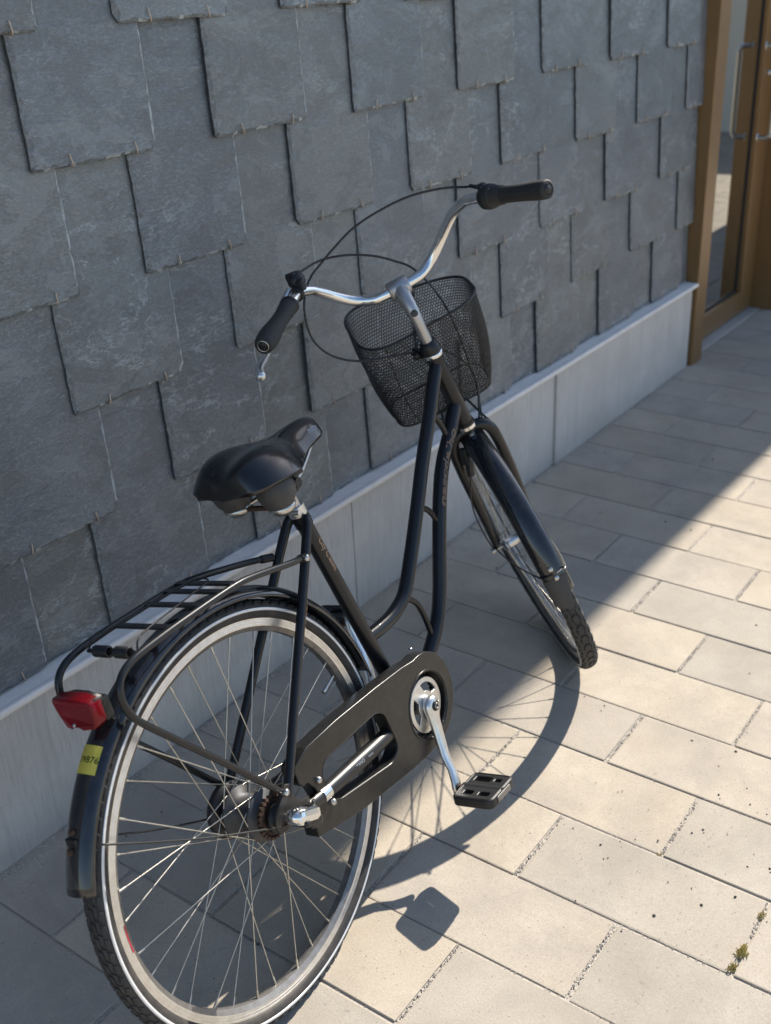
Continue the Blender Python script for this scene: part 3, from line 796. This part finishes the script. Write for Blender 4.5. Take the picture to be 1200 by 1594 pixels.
# ---- saddle
SU = [(.152, .020, .854, .010), (.154, .046, .866, .020), (.159, .064, .877, .031), (.171, .078, .887, .040), (.190, .087, .8945, .046), (.214, .092, .8985, .050), (.239, .0925, .8985, .051), (.262, .087, .8955, .050), (.285, .074, .891, .047), (.307, .057, .888, .043), (.332, .0455, .8885, .040), (.356, .0395, .8905, .038), (.380, .0355, .8915, .036), (.401, .0310, .8905, .034), (.416, .0245, .8865, .030), (.425, .0155, .880, .023), (.429, .006, .870, .012)]
b = MB(); vs = []; fs = []; M_ = 28
SUs = spline([Vector((a, bb, c)) for a, bb, c, d in SU], 3); SD = spline([Vector((d, 0, 0)) for a, bb, c, d in SU], 3)
for q, d in zip(SUs, SD):
    u, hw, top, dr = q.x, max(q.y, .003), q.z, d.x
    for k in range(M_+1):
        s = -1+2*k/M_; x = math.sin(s*math.pi/2)
        ridge = .006*math.exp(-((abs(x)-.52)/.25)**2)*min(1, max(0, (.30-u)/.10)) - .006*math.exp(-(x/.28)**2)*min(1, max(0, (.33-u)/.1))
        v = top-dr*abs(x)**(3.0 if u < .30 else 2.2)+ridge
        vs.append(Q(u, v, hw*x))
    # skirt turned under
    for k in range(M_+1):
        s = 1-2*k/M_; x = math.sin(s*math.pi/2); vs.append(Q(u, top-dr-.006-(.004*(1-abs(x))), hw*.92*x))
m = 2*(M_+1); n = len(SUs)
for i in range(n-1):
    for k in range(m): fs.append((i*m+k, i*m+(k+1) % m, (i+1)*m+(k+1) % m, (i+1)*m+k))
fs.append(tuple(range(m))); fs.append(tuple(range((n-1)*m, n*m)))
b.add(vs, fs, True); saddle = b.build('saddle', 'vinyl', bike)
sb = saddle.modifiers.new('sub', 'SUBSURF'); sb.levels = 1; sb.render_levels = 1
b = MB(); b.box(Q(.164, .8420, -.048), (.016, .020, .010), None, .003); b.build('saddle_tab', 'black_plastic', saddle)
b = MB(); b.box(Q(.252, .8410, .080), (.026, .010, .008), None, .002); b.build('saddle_tab', 'black_plastic', saddle)
for s in (1, -1):
    b = MB(); b.lathe([(.028, .050), (.0325, .040), (.0340, .026), (.0305, .014), (.025, .005), (.0225, 0), (.0, 0)], Q(.230, .795, .049*s), V(-.12, 0, 1), 28); b.build('saddle_bumper', 'bumper', saddle)
    b = MB(); b.lathe([(.0, -.012), (.017, -.012), (.0225, -.006), (.0245, 0), (.0225, .003)], Q(.230, .794, .049*s), V(-.12, 0, 1), 24); b.build('bumper_cup', 'steel', saddle)
    tubep('saddle_rail', [(.228, .790, .046*s), (.28, .800, .022*s), (.33, .812, .021*s), (.40, .850, .012*s)], .0038, 'steel', saddle)
b = MB(); b.tube([Q(.232, .790, -.046), Q(.232, .790, .046)], .0048, 10); b.build('bumper_bar', 'rust', saddle)
b = MB(); b.tube([Q(.302, .806, -.026), Q(.302, .806, .026)], .0165, 18); b.tube([Q(.302, .806, .026), Q(.302, .806, .036)], .0095, 8); b.build('saddle_clamp', 'paint', bike)
def on_saddle(u0, w0, du, dw, lift=.0009):
    # maps text x along (du,dw), y across, onto the cover by ray cast
    mw = saddle.data
    bmx = bmesh.new(); bmx.from_mesh(mw)
    from mathutils.bvhtree import BVHTree
    tr = BVHTree.FromBMesh(bmx); bmx.free()
    d = Vector((du, -dw, 0)).normalized(); pz = Vector((0, 0, 1)).cross(d)
    def f(c):
        p = Vector((u0, -w0, 1.0))+d*c.x+pz*c.y
        hit = tr.ray_cast(p, Vector((0, 0, -1)))
        return (hit[0]+hit[1]*lift*(1 if hit[1].z > 0 else -1)) if hit[0] else Vector((p.x, p.y, .86))
    return f
tm = text_mesh('mustang', .0095, .00003); warp(tm, on_saddle(.389, .0255, 1, -.12)); obj('saddle_lettering', tm, 'print_silver', saddle)
tm = text_mesh('S', .016, outline=.0004); warp(tm, on_saddle(.166, -.012, .0, 1)); obj('saddle_emblem', tm, 'bumper', saddle)

# ---- chain case, cranks, pedals
def arc(cx, cy, r, a0, a1, n): return [(cx+r*math.cos(rad(a0+(a1-a0)*i/n)), cy+r*math.sin(rad(a0+(a1-a0)*i/n))) for i in range(n+1)]
def rnd(P, r, n=4):
    out = []; N_ = len(P)
    for i in range(N_):
        p = Vector(P[i]).to_2d() if False else Vector((P[i][0], P[i][1])); a = Vector(P[i-1])-p; c = Vector(P[(i+1) % N_])-p
        ra = min(r, a.length*.45, c.length*.45); A0 = p+a.normalized()*ra; C0 = p+c.normalized()*ra
        for k in range(n+1):
            t = k/n; out.append(tuple((1-t)**2*A0+2*t*(1-t)*p+t*t*C0))
    return out
CR = .0935
outer = arc(BB[0], BB[1]+.008, CR, 92, -62, 22)+rnd([(.42, .196), (.351, .200), (.181, .230), (.03, .276)], .004)[3:]
rear = [(.064, .266), (.066, .294), (.066, .303), (.084, .306), (.096, .322), (.090, .343), (.077, .364), (.064, .366), (.058, .374), (.056, .396), (.060, .404), (.10, .414), (.185, .411), (.31, .399), (.40, .388)]
outer = arc(BB[0], BB[1]+.008, CR, 96, -80, 26)+[(.40, .196), (.351, .202), (.181, .232)]+rear
cut = rnd([(.112, .352), (.128, .370), (.292, .361), (.316, .345), (.330, .266), (.302, .248), (.134, .285), (.118, .304)], .016, 5)
hole = arc(BB[0], BB[1], .0665, 0, 350, 35)
cm = curve_mesh([outer, cut, hole], .0125, .0022, 2)
warp(cm, lambda c: Q(c.x, c.y, .0475+c.z)); case = obj('chain_case', cm, 'case_plastic', bike)
lp = MB(); 
ringp = [Q(BB[0]+.0685*math.cos(2*math.pi*i/60), BB[1]+.0685*math.sin(2*math.pi*i/60), .0618) for i in range(60)]
lp.tube(ringp, .0021, 8, closed=True); lp.build('case_ring', 'case_plastic', case)
lp = MB(); lp.tube([Q(x, y, .0612) for x, y in cut], .0016, 6, closed=True); lp.build('case_lip', 'case_plastic', case)
for u, v in ((.099, .352), (.116, .296)):
    b = MB(); b.lathe([(0, .007), (.0048, .007), (.006, .004), (.006, 0)], Q(u, v, .062), YR, 10); b.build('case_bolt', 'steel', case)
b = MB(); b.tube([Q(.118, .316, .056), Q(.097, .318, .057)], .0142, 18); b.build('case_clamp', 'polished_aluminium', case)
b = MB(); b.lathe([(0, .002), (.004, .0018), (.0045, 0)], Q(.470, .390, .040), V(.1, 0, 1), 10); b.build('case_screw', 'steel', case)
b = MB(); b.lathe([(.066, .030), (.060, .0305), (.060, .033), (.066, .033)], Q(*BB), YR, 48, closed=True); 
for k in range(36):
    a = 2*math.pi*k/36; b.tube([Q(BB[0]+.0605*math.cos(a), BB[1]+.0605*math.sin(a), .030), Q(BB[0]+.0605*math.cos(a), BB[1]+.0605*math.sin(a), .038)], .0036, 6)
b.build('drive_chain', 'black_plastic', case)
# chainring disc with three openings
def lobe(a, r0, r1, da, n=8):
    out = [(r1*math.cos(rad(a-da+2*da*i/n)), r1*math.sin(rad(a-da+2*da*i/n))) for i in range(n+1)]
    out += [(r0*math.cos(rad(a+da*.72-1.44*da*i/n))*(1), r0*math.sin(rad(a+da*.72-1.44*da*i/n))) for i in range(n+1)]
    return rnd(out, .003, 2)
cm = curve_mesh([arc(0, 0, .0535, 0, 354, 59)]+[lobe(a, .027, .0455, 40) for a in (55, 175, 295)], .0016, .0008)
warp(cm, lambda c: Q(BB[0]+c.x, BB[1]+c.y, .0535+c.z+.004*(1-math.hypot(c.x, c.y)/.0535)))
cranks = obj('crankset', cm, 'aluminium', bike)
PA = (.408, .1245); PB = (2*BB[0]-PA[0], 2*BB[1]-PA[1])
def crank(sgn, P2, name):
    b = MB(); d = Vector((P2[0]-BB[0], P2[1]-BB[1])); ln = d.length; d.normalize(); pe = Vector((-d.y, d.x)); vs = []; fs = []
    secs = [(-.019, .004, .064, .010), (-.016, .012, .065, .012), (-.008, .0185, .066, .0125), (.002, .0205, .066, .0125), (.014, .0185, .067, .0115), (.030, .0150, .069, .0095), (.060, .0128, .075, .0085), (.100, .0115, .084, .0075), (ln-.035, .0105, .097, .0070), (ln-.012, .0118, .104, .0075), (ln, .0125, .106, .0080), (ln+.010, .0095, .106, .0075), (ln+.014, .004, .106, .006)]
    K = 16
    for t, hw, w, ht in secs:
        bow = .004*math.sin(math.pi*min(max(t/ln, 0), 1))
        for k in range(K):
            a = 2*math.pi*k/K; ca = math.copysign(abs(math.cos(a))**.6, math.cos(a)); sa = math.copysign(abs(math.sin(a))**.6, math.sin(a))
            p = Vector(BB)+d*t+pe*(hw*ca+bow*sgn); vs.append(Q(p.x, p.y, sgn*(w+ht*sa*(1-.25*abs(ca)))))
    n = len(secs)
    for i in range(n-1):
        for k in range(K): fs.append((i*K+k, i*K+(k+1) % K, (i+1)*K+(k+1) % K, (i+1)*K+k))
    fs.append(tuple(range(K))); fs.append(tuple(range((n-1)*K, n*K)))
    b.add(vs, fs, True); return b.build(name, 'aluminium', cranks)
c1 = crank(1, PA, 'crank_arm'); c2 = crank(-1, PB, 'crank_arm')
b = MB(); b.lathe([(0, .0015), (.0085, .0015), (.0105, 0), (.0105, -.004)], Q(BB[0], BB[1], .0786), YR, 20); b.build('crank_cap', 'black_plastic', cranks)
b = MB(); b.lathe([(.0042, .0015), (.0062, .0015), (.0062, .0003), (.0042, .0003)], Q(BB[0], BB[1], .0798), YR, 16, closed=True); b.build('crank_bolt', 'steel', cranks)
def pedal(sgn, P2, tilt):
    e1 = Vector((math.cos(tilt), 0, math.sin(tilt))); e3 = Vector((-math.sin(tilt), 0, math.cos(tilt))); ax = YR*sgn
    O_ = Q(P2[0], P2[1], sgn*.107)
    def f(c): return O_+e1*c.x+ax*c.y+e3*c.z
    body = rnd([(-.046, .016), (.046, .016), (.046, .098), (-.046, .098)], .012, 4)
    holes = [rnd([(.0145, .026), (.036, .026), (.036, .064), (.0145, .064)], .004, 2), rnd([(.018, .068), (.033, .068), (.033, .086), (.018, .086)], .004, 2),
             rnd([(-.034, .028), (-.016, .028), (-.016, .052), (-.034, .052)], .004, 2), rnd([(-.034, .060), (-.017, .060), (-.017, .086), (-.034, .086)], .004, 2)]
    pm = curve_mesh([body]+holes, .0070, .0025, 2); warp(pm, f); p = obj('pedal', pm, 'black_plastic', bike)
    r = MB(); pts = rnd([(-.044, .018), (.044, .018), (.044, .0965), (-.044, .0965)], .011, 5)
    for z in (.0085, -.0085): r.tube([f(Vector((x, y, z))) for x, y in pts], .0022, 6, closed=True)
    r.build('pedal_rim', 'black_plastic', p)
    r = MB(); r.tube([f(Vector((0, -.006, 0))), f(Vector((0, .016, 0)))], .0068, 12); r.build('pedal_spindle', 'rust', p); r = MB(); r.tube([f(Vector((0, .014, 0))), f(Vector((0, .100, 0)))], [.0115, .0105], 14); r.build('pedal_barrel', 'black_plastic', p)
    r = MB(); r.box(f(Vector((0, .1005, 0))), (.050, .004, .012), Matrix((e1, YL, e3)).transposed(), .0015); r.build('pedal_reflector', 'rim_inner', p)
    return p
pedal(1, PA, rad(-6)); pedal(-1, PB, rad(4))
tm = text_mesh('SHIMANO', .0088, .00003)
def staytxt(x0):
    def f(c):
        u = .215+c.x+x0; t = (.33-u)/.13; v = .292+(.33-u)*.1077; a = rad(20)+c.y/.0150
        return Q(u, v+.0153*math.sin(a), .0515+.0153*math.cos(a))
    return f
warp(tm, staytxt(-.012)); obj('stay_lettering', tm, 'print_silver', frame)
tm = text_mesh('nexus', .0062, .00003); warp(tm, staytxt(.027)); obj('stay_lettering', tm, 'print_silver', frame)
# frame lettering
def seg_txt(p0, p1, r, ang, flip=1):
    p0, p1 = Q(*p0), Q(*p1); d = (p1-p0).normalized(); c0 = (p0+p1)/2
    n0 = (YR-d*YR.dot(d)).normalized(); b0 = n0.cross(d)*flip
    def f(c):
        a = ang+c.y/r; return c0+d*c.x+(r+.0003+c.z)*(n0*math.cos(a)+b0*math.sin(a))
    return f
def curved_txt(path, r, ang):
    P = spline(Qs(path), 10); Ls = [0]
    for i in range(1, len(P)): Ls.append(Ls[-1]+(P[i]-P[i-1]).length)
    mid = Ls[-1]/2
    def f(c):
        s = min(max(c.x+mid, 0), Ls[-1]-1e-6); i = max(k for k in range(len(Ls)) if Ls[k] <= s); i = min(i, len(P)-2)
        t = (s-Ls[i])/(Ls[i+1]-Ls[i]); p = P[i].lerp(P[i+1], t); d = (P[i+1]-P[i]).normalized()
        n0 = (YR-d*YR.dot(d)).normalized(); b0 = n0.cross(d); b0 = b0 if b0.z > 0 else -b0
        a = ang+c.y/r; return p+(r+.0004)*(n0*math.cos(a)+b0*math.sin(a))
    return f
tm = text_mesh('nascdalho', .034, outline=.0006, shear=.2); xs = [v.co.x for v in tm.vertices]; k_ = .172/(max(xs)-min(xs))
for v in tm.vertices: v.co.x *= k_; v.co.y *= .55
warp(tm, curved_txt([(.742, .548), (.762, .584), (.806, .645), (.866, .696), (.88, .71)], .0152, rad(26))); obj('frame_lettering', tm, 'print_copper', frame)
tm = text_mesh('City Classic', .0155, .00003); warp(tm, seg_txt((.3345, .690), (.3565, .612), .0148, rad(6))); obj('frame_lettering', tm, 'print_copper', frame)
tm = text_mesh('MUSTANG', .0085, .00003)
for v in tm.vertices: v.co.x *= 2.0
warp(tm, seg_txt((.175, .563, .0425), (.245, .650, .0335), .0086, rad(-34))); obj('frame_lettering', tm, 'print_copper', frame)

# ---- steered parts: fork, wheel, mudguard, stem, bar, basket
DEL = rad(42.4)
R0 = Q(hu, hvv); sax = V(-math.cos(HAX), 0, math.sin(HAX)); f0 = V(math.sin(HAX), 0, math.cos(HAX))
sF = math.cos(DEL)*f0-math.sin(DEL)*YR; sR = sF.cross(sax)
def S(a, b_, w=0.0): return R0+sF*a+sax*b_+sR*w
def Ss(l): return [S(*p) for p in l]
def stube(name, pts, r, mat, parent, n=8, seg=14, **kw):
    b = MB(); p = Ss(pts); p = spline(p, n) if len(p) > 2 else p
    if hasattr(r, '__len__') and len(pts) > 2:
        rr = []
        for i in range(len(pts)-1): rr += [r[i]+(r[i+1]-r[i])*k/n for k in range(n)]
        r = rr+[r[-1]]
    b.tube(p, r, seg, **kw); return b.build(name, mat, parent)
RTF, RAKE = .351, .047
BM = bike.matrix_world
lo, hi = .30, .48
for _ in range(40):
    mid = (lo+hi)/2; zmin = min((BM @ (S(RAKE, -mid)+sF*(RTF*math.cos(t*.05))+sax*(RTF*math.sin(t*.05)))).z for t in range(126))
    if zmin > 0: lo = mid
    else: hi = mid
TF = (lo+hi)/2
FC = S(RAKE, -TF)
fk = MB()
fk.tube([S(0, -.002), S(0, -.020)], .0165, 18)
for s in (1, -1):
    pts = [(.001, -.016, .0), (.001, -.012, .018*s), (.002, -.022, .038*s), (.004, -.056, .050*s), (.010, -.15, .053*s), (.022, -.26, .052*s), (RAKE-.006, -TF+.03, .053*s), (RAKE, -TF+.006, .054*s)]
    rr = [.0135, .0135, .0132, .0128, .0120, .0102, .0078, .0065]; n = 8; R = []
    for i in range(7): R += [rr[i]+(rr[i+1]-rr[i])*k/n for k in range(n)]
    fk.tube(spline(Ss(pts), n), R+[rr[-1]], 16)
fork = fk.build('fork', 'paint', bike)
b = MB(); b.tube([S(-.010, -.017), S(-.0215, -.020)], .0085, 16); b.tube([S(-.020, -.0195), S(-.0245, -.0208)], .0055, 6); b.build('crown_bolt', 'steel', fork)
b = MB(); b.tube([S(0, -.004), S(0, .004)], .0215, 24); b.build('headset_race', 'polished_aluminium', fork)
fwheel, FP = wheel('front_wheel', FC, sF, sax, sR, RTF, 36, .024, .032, 62, True)
b = MB(); b.lathe([(.0, -.040), (.012, -.040), (.014, -.034), (.0255, -.0335), (.0255, -.0305), (.014, -.028), (.0125, 0), (.014, .028), (.0255, .0305), (.0255, .0335), (.014, .034), (.012, .040), (0, .040)], FC, sR, 28); b.build('hub_shell', 'aluminium', fwheel)
b = MB(); b.tube([FC-sR*.068, FC+sR*.068], .0045, 10); b.tube([FC-sR*.0605, FC-sR*.068], .0085, 6); b.tube([FC+sR*.0605, FC+sR*.068], .0085, 6); b.build('front_axle', 'steel', fwheel)
def ff_(t, s, lift=0.0): return fend(.3650, FC, sF, sax, sR, t, s, lift, .0285, .020)
ffd = fender('front_mudguard', ff_, 38, 167, 'paint_gloss', bike, 70)
# worn rubber flap at the rear end
b = MB(); vs = []; fs = []
for lift in (.0012, -.0006):
    for i in range(9):
        t = i/8
        for k in range(9):
            s = -.95+1.5*k/8*(1-.28*t)+.10*t; vs.append(ff_(rad(160.5+t*12.5*(1-.25*abs(s))), s, lift+.0008*t))
for i in range(8):
    for k in range(8): a = i*9+k; fs.append((a, a+1, a+10, a+9)); fs.append((81+a+9, 81+a+10, 81+a+1, 81+a))
b.add(vs, fs, True); b.build('mud_flap', 'bumper', ffd)
for t, s in ((157.0, -.10), (160.5, -.02)):
    p = ff_(rad(t), s); d = (p-FC).normalized(); b = MB(); b.lathe([(0, .0035), (.0045, .003), (.0062, .0008), (.0062, 0)], p, d, 12); b.build('mudguard_bolt', 'steel', ffd)
for s in (1, -1):
    e = ff_(rad(158.8), .95*s, .001); c = ff_(rad(158.8), .1*s, .002)
    b = MB(); a0 = S(RAKE-.004, -TF+.012, .058*s); mid = (a0+e)/2-(sax*.006)+sR*.006*s
    b.tube(spline([a0, a0+(e-a0)*.12-sax*.012, mid, e, (e+c)/2+(e-FC).normalized()*.004, c], 8), .0019, 8); b.build('mudguard_stay', 'black_plastic' if s < 0 else 'steel', ffd)
# caliper brake
b = MB(); b.box(S(-.018, -.066, 0), (.02, .02, .03), None, .004); b.box(S(-.016, -.060, -.034), (.014, .020, .040), None, .005); b.box(S(-.018, -.092, -.036), (.016, .014, .040), None, .005); b.box(S(-.014, -.10, .030), (.016, .012, .030), None, .004)
b.build('brake_caliper', 'black_plastic', fork)
# stem and bar
st = MB(); n = 6
pts = [(0, .205), (0, .250), (.001, .275), (.008, .300), (.028, .320), (.050, .331), (.058, .334)]; rr = [.0118, .0118, .0125, .0138, .0160, .0185, .0170]; R = []
for i in range(6): R += [rr[i]+(rr[i+1]-rr[i])*k/n for k in range(n)]
st.tube(spline(Ss([(a, b_, 0) for a, b_ in pts]), n), R+[rr[-1]], 18)
st.tube([S(.054, .333, -.023), S(.054, .333, -.021), S(.054, .333, .021), S(.054, .333, .023)], [.0175, .0205, .0205, .0175], 22)
stem = st.build('stem', 'cast_aluminium', bike)
b = MB(); b.lathe([(0, .001), (.0058, .001), (.0075, .0), (.0075, -.004)], S(-.0095, .296), (sax*.45-sF).normalized(), 16); b.build('stem_bolt', 'bumper', stem)
b = MB(); b.lathe([(.0125, .223), (.0165, .221), (.0200, .212), (.0215, .204), (.0215, .196)], R0, sax, 28); b.build('headset_nut', 'black_plastic', fork)
b = MB(); b.lathe([(.0205, .1965), (.0218, .195), (.0218, .188), (.0200, .1865)], R0, sax, 28); b.build('headset_ring', 'polished_aluminium', fork)
half = [(.055, .333, 0), (.056, .333, .03), (.062, .333, .055), (.073, .341, .08), (.074, .356, .102), (.066, .380, .125), (.050, .408, .147), (.030, .432, .168), (.004, .447, .190), (-.03, .452, .208), (-.08, .453, .236), (-.182, .463, .294)]
bp_ = [(a, b_, -w) for a, b_, w in half[:0:-1]]+half
bb = MB(); bb.tube(spline(Ss(bp_), 8), .0111, 18); bar = bb.build('handlebar', 'polished_aluminium', bike)
def along(t): # distance along right half from the bend to the end, 0..1
    a, c = Vector(half[9]), Vector(half[11]); return a.lerp(c, t)
def grip(sgn, t0, prof):
    b = MB(); P = []; R = []
    for i in range(33):
        t = i/32; q = along(t0+(1.0-t0)*t); P.append(S(q.x, q.y, sgn*q.z))
        k = t*(len(prof)-1); j = min(int(k), len(prof)-2); R.append(prof[j]+(prof[j+1]-prof[j])*(k-j))
    P.append(P[-1]+(P[-1]-P[-2])*.6); R.append(R[-1]*.82)
    b.tube(P, R, 22); g_ = b.build('grip', 'rubber', bike)
    d = (P[-1]-P[-2]).normalized(); e = MB(); e.lathe([(0, .0015), (.0085, .0015), (.0098, 0)], P[-1], d, 20); e.build('end_cap', 'black_plastic', g_)
    e = MB(); e.lathe([(.0098, 0), (.0106, .0016), (.0114, 0)], P[-1], d, 24); e.build('end_ring', 'steel' if sgn < 0 else 'rubber', g_)
    return g_, P
gl, PL = grip(-1, .10, [.0172, .0176, .0166, .0158, .0160, .0168, .0180, .0196, .0206, .0202, .0178])
gr, PR = grip(1, .32, [.0165, .0162, .0160, .0162, .0166, .0172, .0180, .0182, .0176])
d0 = (PL[0]-PL[4]).normalized(); e = MB(); e.lathe([(.0135, -.006), (.0185, -.005), (.0188, .004), (.0170, .006), (.0120, .006)], PL[0], d0, 24); e.build('grip_collar', 'black_plastic', gl)
# twist shifter on the right
q0, q1 = along(.04), along(.33); a0, a1 = S(q0.x, q0.y, q0.z), S(q1.x, q1.y, q1.z); dx = (a1-a0); ln = dx.length; dx.normalize()
e = MB(); e.lathe([(.0125, 0), (.019, .002), (.0235, .008), (.0245, .018), (.0245, .022), (.0235, .023)], a0, dx, 28); ts = e.build('twist_shifter', 'black_plastic', bike)
e = MB(); pr = [(.0232, .023), (.0238, .025), (.0232, .030)]
for i in range(8): pr += [(.0205-.0003*i, .031+i*.0032), (.0190-.0003*i, .0325+i*.0032)]
e.lathe(pr+[(.016, .0575)], a0, dx, 30, False); e.build('shifter_sleeve', 'rubber', ts)
e = MB(); e.ell(a0+dx*.012+sax*.020+sF*.004, (.013, .010, .009), 16, 10); e.tube([a0+dx*.010+sax*.018, a0-dx*.016+sax*.024+sF*.012], .0038, 10); e.build('shifter_cable_boss', 'black_plastic', ts)
for k in range(5):
    e = MB(); ang = rad(150+k*14); nn = (-sF*math.cos(ang-rad(150))+sax*math.sin(ang-rad(150))).normalized()
    e.ell(a0+dx*.0205+nn*.0247, (.0009, .0009, .0009), 6, 4); e.build('gear_mark', 'print_silver', ts)
# brake lever body and blade on the left
lb = S(.016, .448, -.180)
e = MB(); e.ell(lb+sax*.017+sF*.006, (.019, .018, .019), 22, 14); e.box(lb+sax*.026+sF*.012, (.030, .024, .016), None, .005); e.box(lb+sax*.012-sF*.010, (.014, .026, .024), None, .005)
e.box(lb+sax*.004-sF*.004, (.016, .020, .012), None, .003)
tl = (S(-.03, .452, -.208)-S(.030, .432, -.168)).normalized()
e.lathe([(.0112, -.0055), (.0142, -.0055), (.0142, .0055), (.0112, .0055)], S(.002, .447, -.192), tl, 22, True, True)
lev = e.build('brake_lever', 'black_plastic', bike)
blade = spline(Ss([(.030, .452, -.200), (.012, .432, -.236), (-.045, .420, -.270), (-.125, .420, -.300), (-.185, .428, -.322), (-.205, .4235, -.3255)]), 8)
e = MB(); e.tube(blade, [.0075, .0098], 12); e.ell(blade[-1], (.0100, .0100, .0100), 12, 8); e.build('lever_blade', 'aluminium', lev)
# cables
def cable(pts, name='cable', r=.0024, mat='cable', n=10):
    b = MB(); b.tube(spline(Ss(pts), n), r, 8); return b.build(name, mat, bike)
cable([(-.030, .473, .222), (.03, .462, .205), (.055, .474, .165), (.065, .489, .100), (.068, .492, .030), (.066, .487, -.031), (.062, .472, -.082), (.058, .458, -.120), (.05, .448, -.148), (.03, .435, -.172), (.010, .405, -.195), (.0, .352, -.207), (.0, .299, -.189), (.002, .256, -.143), (.006, .229, -.079), (.018, .205, -.030)], 'gear_cable')
cable([(.022, .474, -.192), (.06, .463, -.165), (.098, .450, -.115), (.10, .433, -.064), (.10, .405, -.016), (.10, .372, .021), (.098, .336, .051), (.086, .268, .073), (.076, .208, .078), (.066, .148, .075), (.054, .085, .068), (.045, .045, .063), (.02, -.0, .040), (-.012, -.036, .008), (-.022, -.05, -.012)], 'brake_cable')
cable([(.030, .197, .012), (.048, .160, .030), (.052, .118, .058), (.048, .062, .067), (.03, .01, .050), (.0, -.02, .033)], 'gear_cable', .0022)
cable([(-.026, -.060, -.03), (-.040, -.10, -.045), (-.034, -.145, -.062), (-.004, -.22, -.070), (.025, -.31, -.068), (.04, -.365, -.062)], 'lamp_cable', .0018)

# ---- basket: lower edge narrower than the bent rim, expanded metal sides
RB = {'rl': (.020, .243, -.128), 'rr': (.036, .236, .150), 'fr': (.262, .208, .166), 'fl': (.254, .268, -.126)}
BT = {'rl': (.050, .034, -.126), 'rr': (.052, .022, .104), 'fr': (.195, .028, .106), 'fl': (.195, .036, -.122)}
def loop(C, r, n=6):
    P = [Vector(C[k]) for k in ('rl', 'rr', 'fr', 'fl')]; out = []
    for i in range(4):
        p = P[i]; a = P[i-1]-p; c = P[(i+1) % 4]-p; A0 = p+a.normalized()*r; C0 = p+c.normalized()*r
        for k in range(n+1):
            t = k/n; out.append((1-t)**2*A0+2*t*(1-t)*p+t*t*C0)
    return out
def dense(Lp, N_):
    n = len(Lp); d = [0]
    for i in range(n): d.append(d[-1]+(Lp[(i+1) % n]-Lp[i]).length)
    out = []; 
    for k in range(N_):
        s = d[-1]*k/N_; i = max(j for j in range(n) if d[j] <= s+1e-9); t = (s-d[i])/max(d[i+1]-d[i], 1e-9); out.append(Lp[i].lerp(Lp[(i+1) % n], t))
    return out
NB = 138; top = dense(loop(RB, .088, 9), NB); bot = dense(loop(BT, .050, 9), NB)
# line up the two loops at the rear left corner
def S3(p): return S(p.x, p.y, p.z)
rb = MB(); rb.tube([S3(p) for p in top], .0032, 10, closed=True); basket = rb.build('basket', 'mesh_wire', bike)
rb = MB(); rb.tube([S3(p) for p in bot], .0022, 8, closed=True); rb.build('basket_base_wire', 'mesh_wire', basket)
mw = MB()
NV = 31
def bpnt(i, j):   # j may be fractional row
    t = j/NV; i0 = int(math.floor(i)) % NB; f = i-math.floor(i)
    a = top[i0].lerp(top[(i0+1) % NB], f); c = bot[i0].lerp(bot[(i0+1) % NB], f)
    p = a.lerp(c, t); bulge = math.sin(math.pi*t)*.010+.004*math.sin(i*.31+t*5)*t
    cen = Vector((.13, 0, .01)); o = Vector((p.x-cen.x, 0, p.z-cen.z)).normalized() if False else Vector((p.x-.13, 0, p.z-.005)).normalized()
    return p+o*bulge
def strand(pa, pb, wd=.00092, th=.00055):
    A_, B__ = S3(pa), S3(pb); d = (B__-A_); 
    if d.length < 1e-6: return
    d.normalize(); n_ = d.cross(Vector((.3, .5, .8))).normalized(); m_ = d.cross(n_)
    vs = []
    for c in (A_, B__):
        for x, y in ((1, 0), (-.5, .866), (-.5, -.866)): vs.append(c+n_*x*wd*1.2+m_*y*wd*1.2)
    mw.add(vs, [(0, 1, 4, 3), (1, 2, 5, 4), (2, 0, 3, 5)], False)
# hexagonal openings: rows of staggered cells
for j in range(NV):
    o = .5 if j % 2 else 0
    for i in range(NB):
        x = i+o
        strand(bpnt(x, j+.33), bpnt(x+.5, j)); strand(bpnt(x+.5, j), bpnt(x+1, j+.33))
        strand(bpnt(x, j+.33), bpnt(x, j+1))
# floor
for i in range(26):
    for k in range(18):
        def fp(a, c):
            u, w = (a)/26, c/18
            l_ = Vector(BT['rl']).lerp(Vector(BT['fl']), w); r_ = Vector(BT['rr']).lerp(Vector(BT['fr']), w); return l_.lerp(r_, u)
        o = .5 if k % 2 else 0
        if i+o+1 > 26: continue
        ex, ey = abs((i+o+.5)/26-.5)*2, abs((k+.5)/18-.5)*2
        if ex > .72 and ey > .62 and ((ex-.72)/.28)**2+((ey-.62)/.38)**2 > .62: continue
        strand(fp(i+o, k+.33), fp(i+o+.5, k)); strand(fp(i+o+.5, k), fp(i+o+1, k+.33)); strand(fp(i+o, k+.33), fp(i+o, k+1))
tag(mw.build('basket_mesh', 'mesh_wire', basket, False), kind='stuff')
for i in (15, 29):
    b = MB(); b.tube([S3(bpnt(i, NV*k/10)) for k in range(11)], .0014, 6); b.build('basket_upright', 'mesh_wire', basket)
b = MB(); b.tube(Ss([(.016, .20, -.022), (.035, .205, -.03)]), .004, 8); b.box(S(.03, .19, -.02), (.02, .03, .02), None, .003); b.lathe([(0, .004), (.006, .004), (.008, 0)], S(.012, .196, -.030), -sF, 12); b.build('basket_bracket', 'black_plastic', basket)
for s in (1, -1):
    stube('basket_leg', [(.055, .030, .030*s), (.03, -.01, .045*s), (.02, -.06, .062*s)], .0028, 'black_plastic', basket)
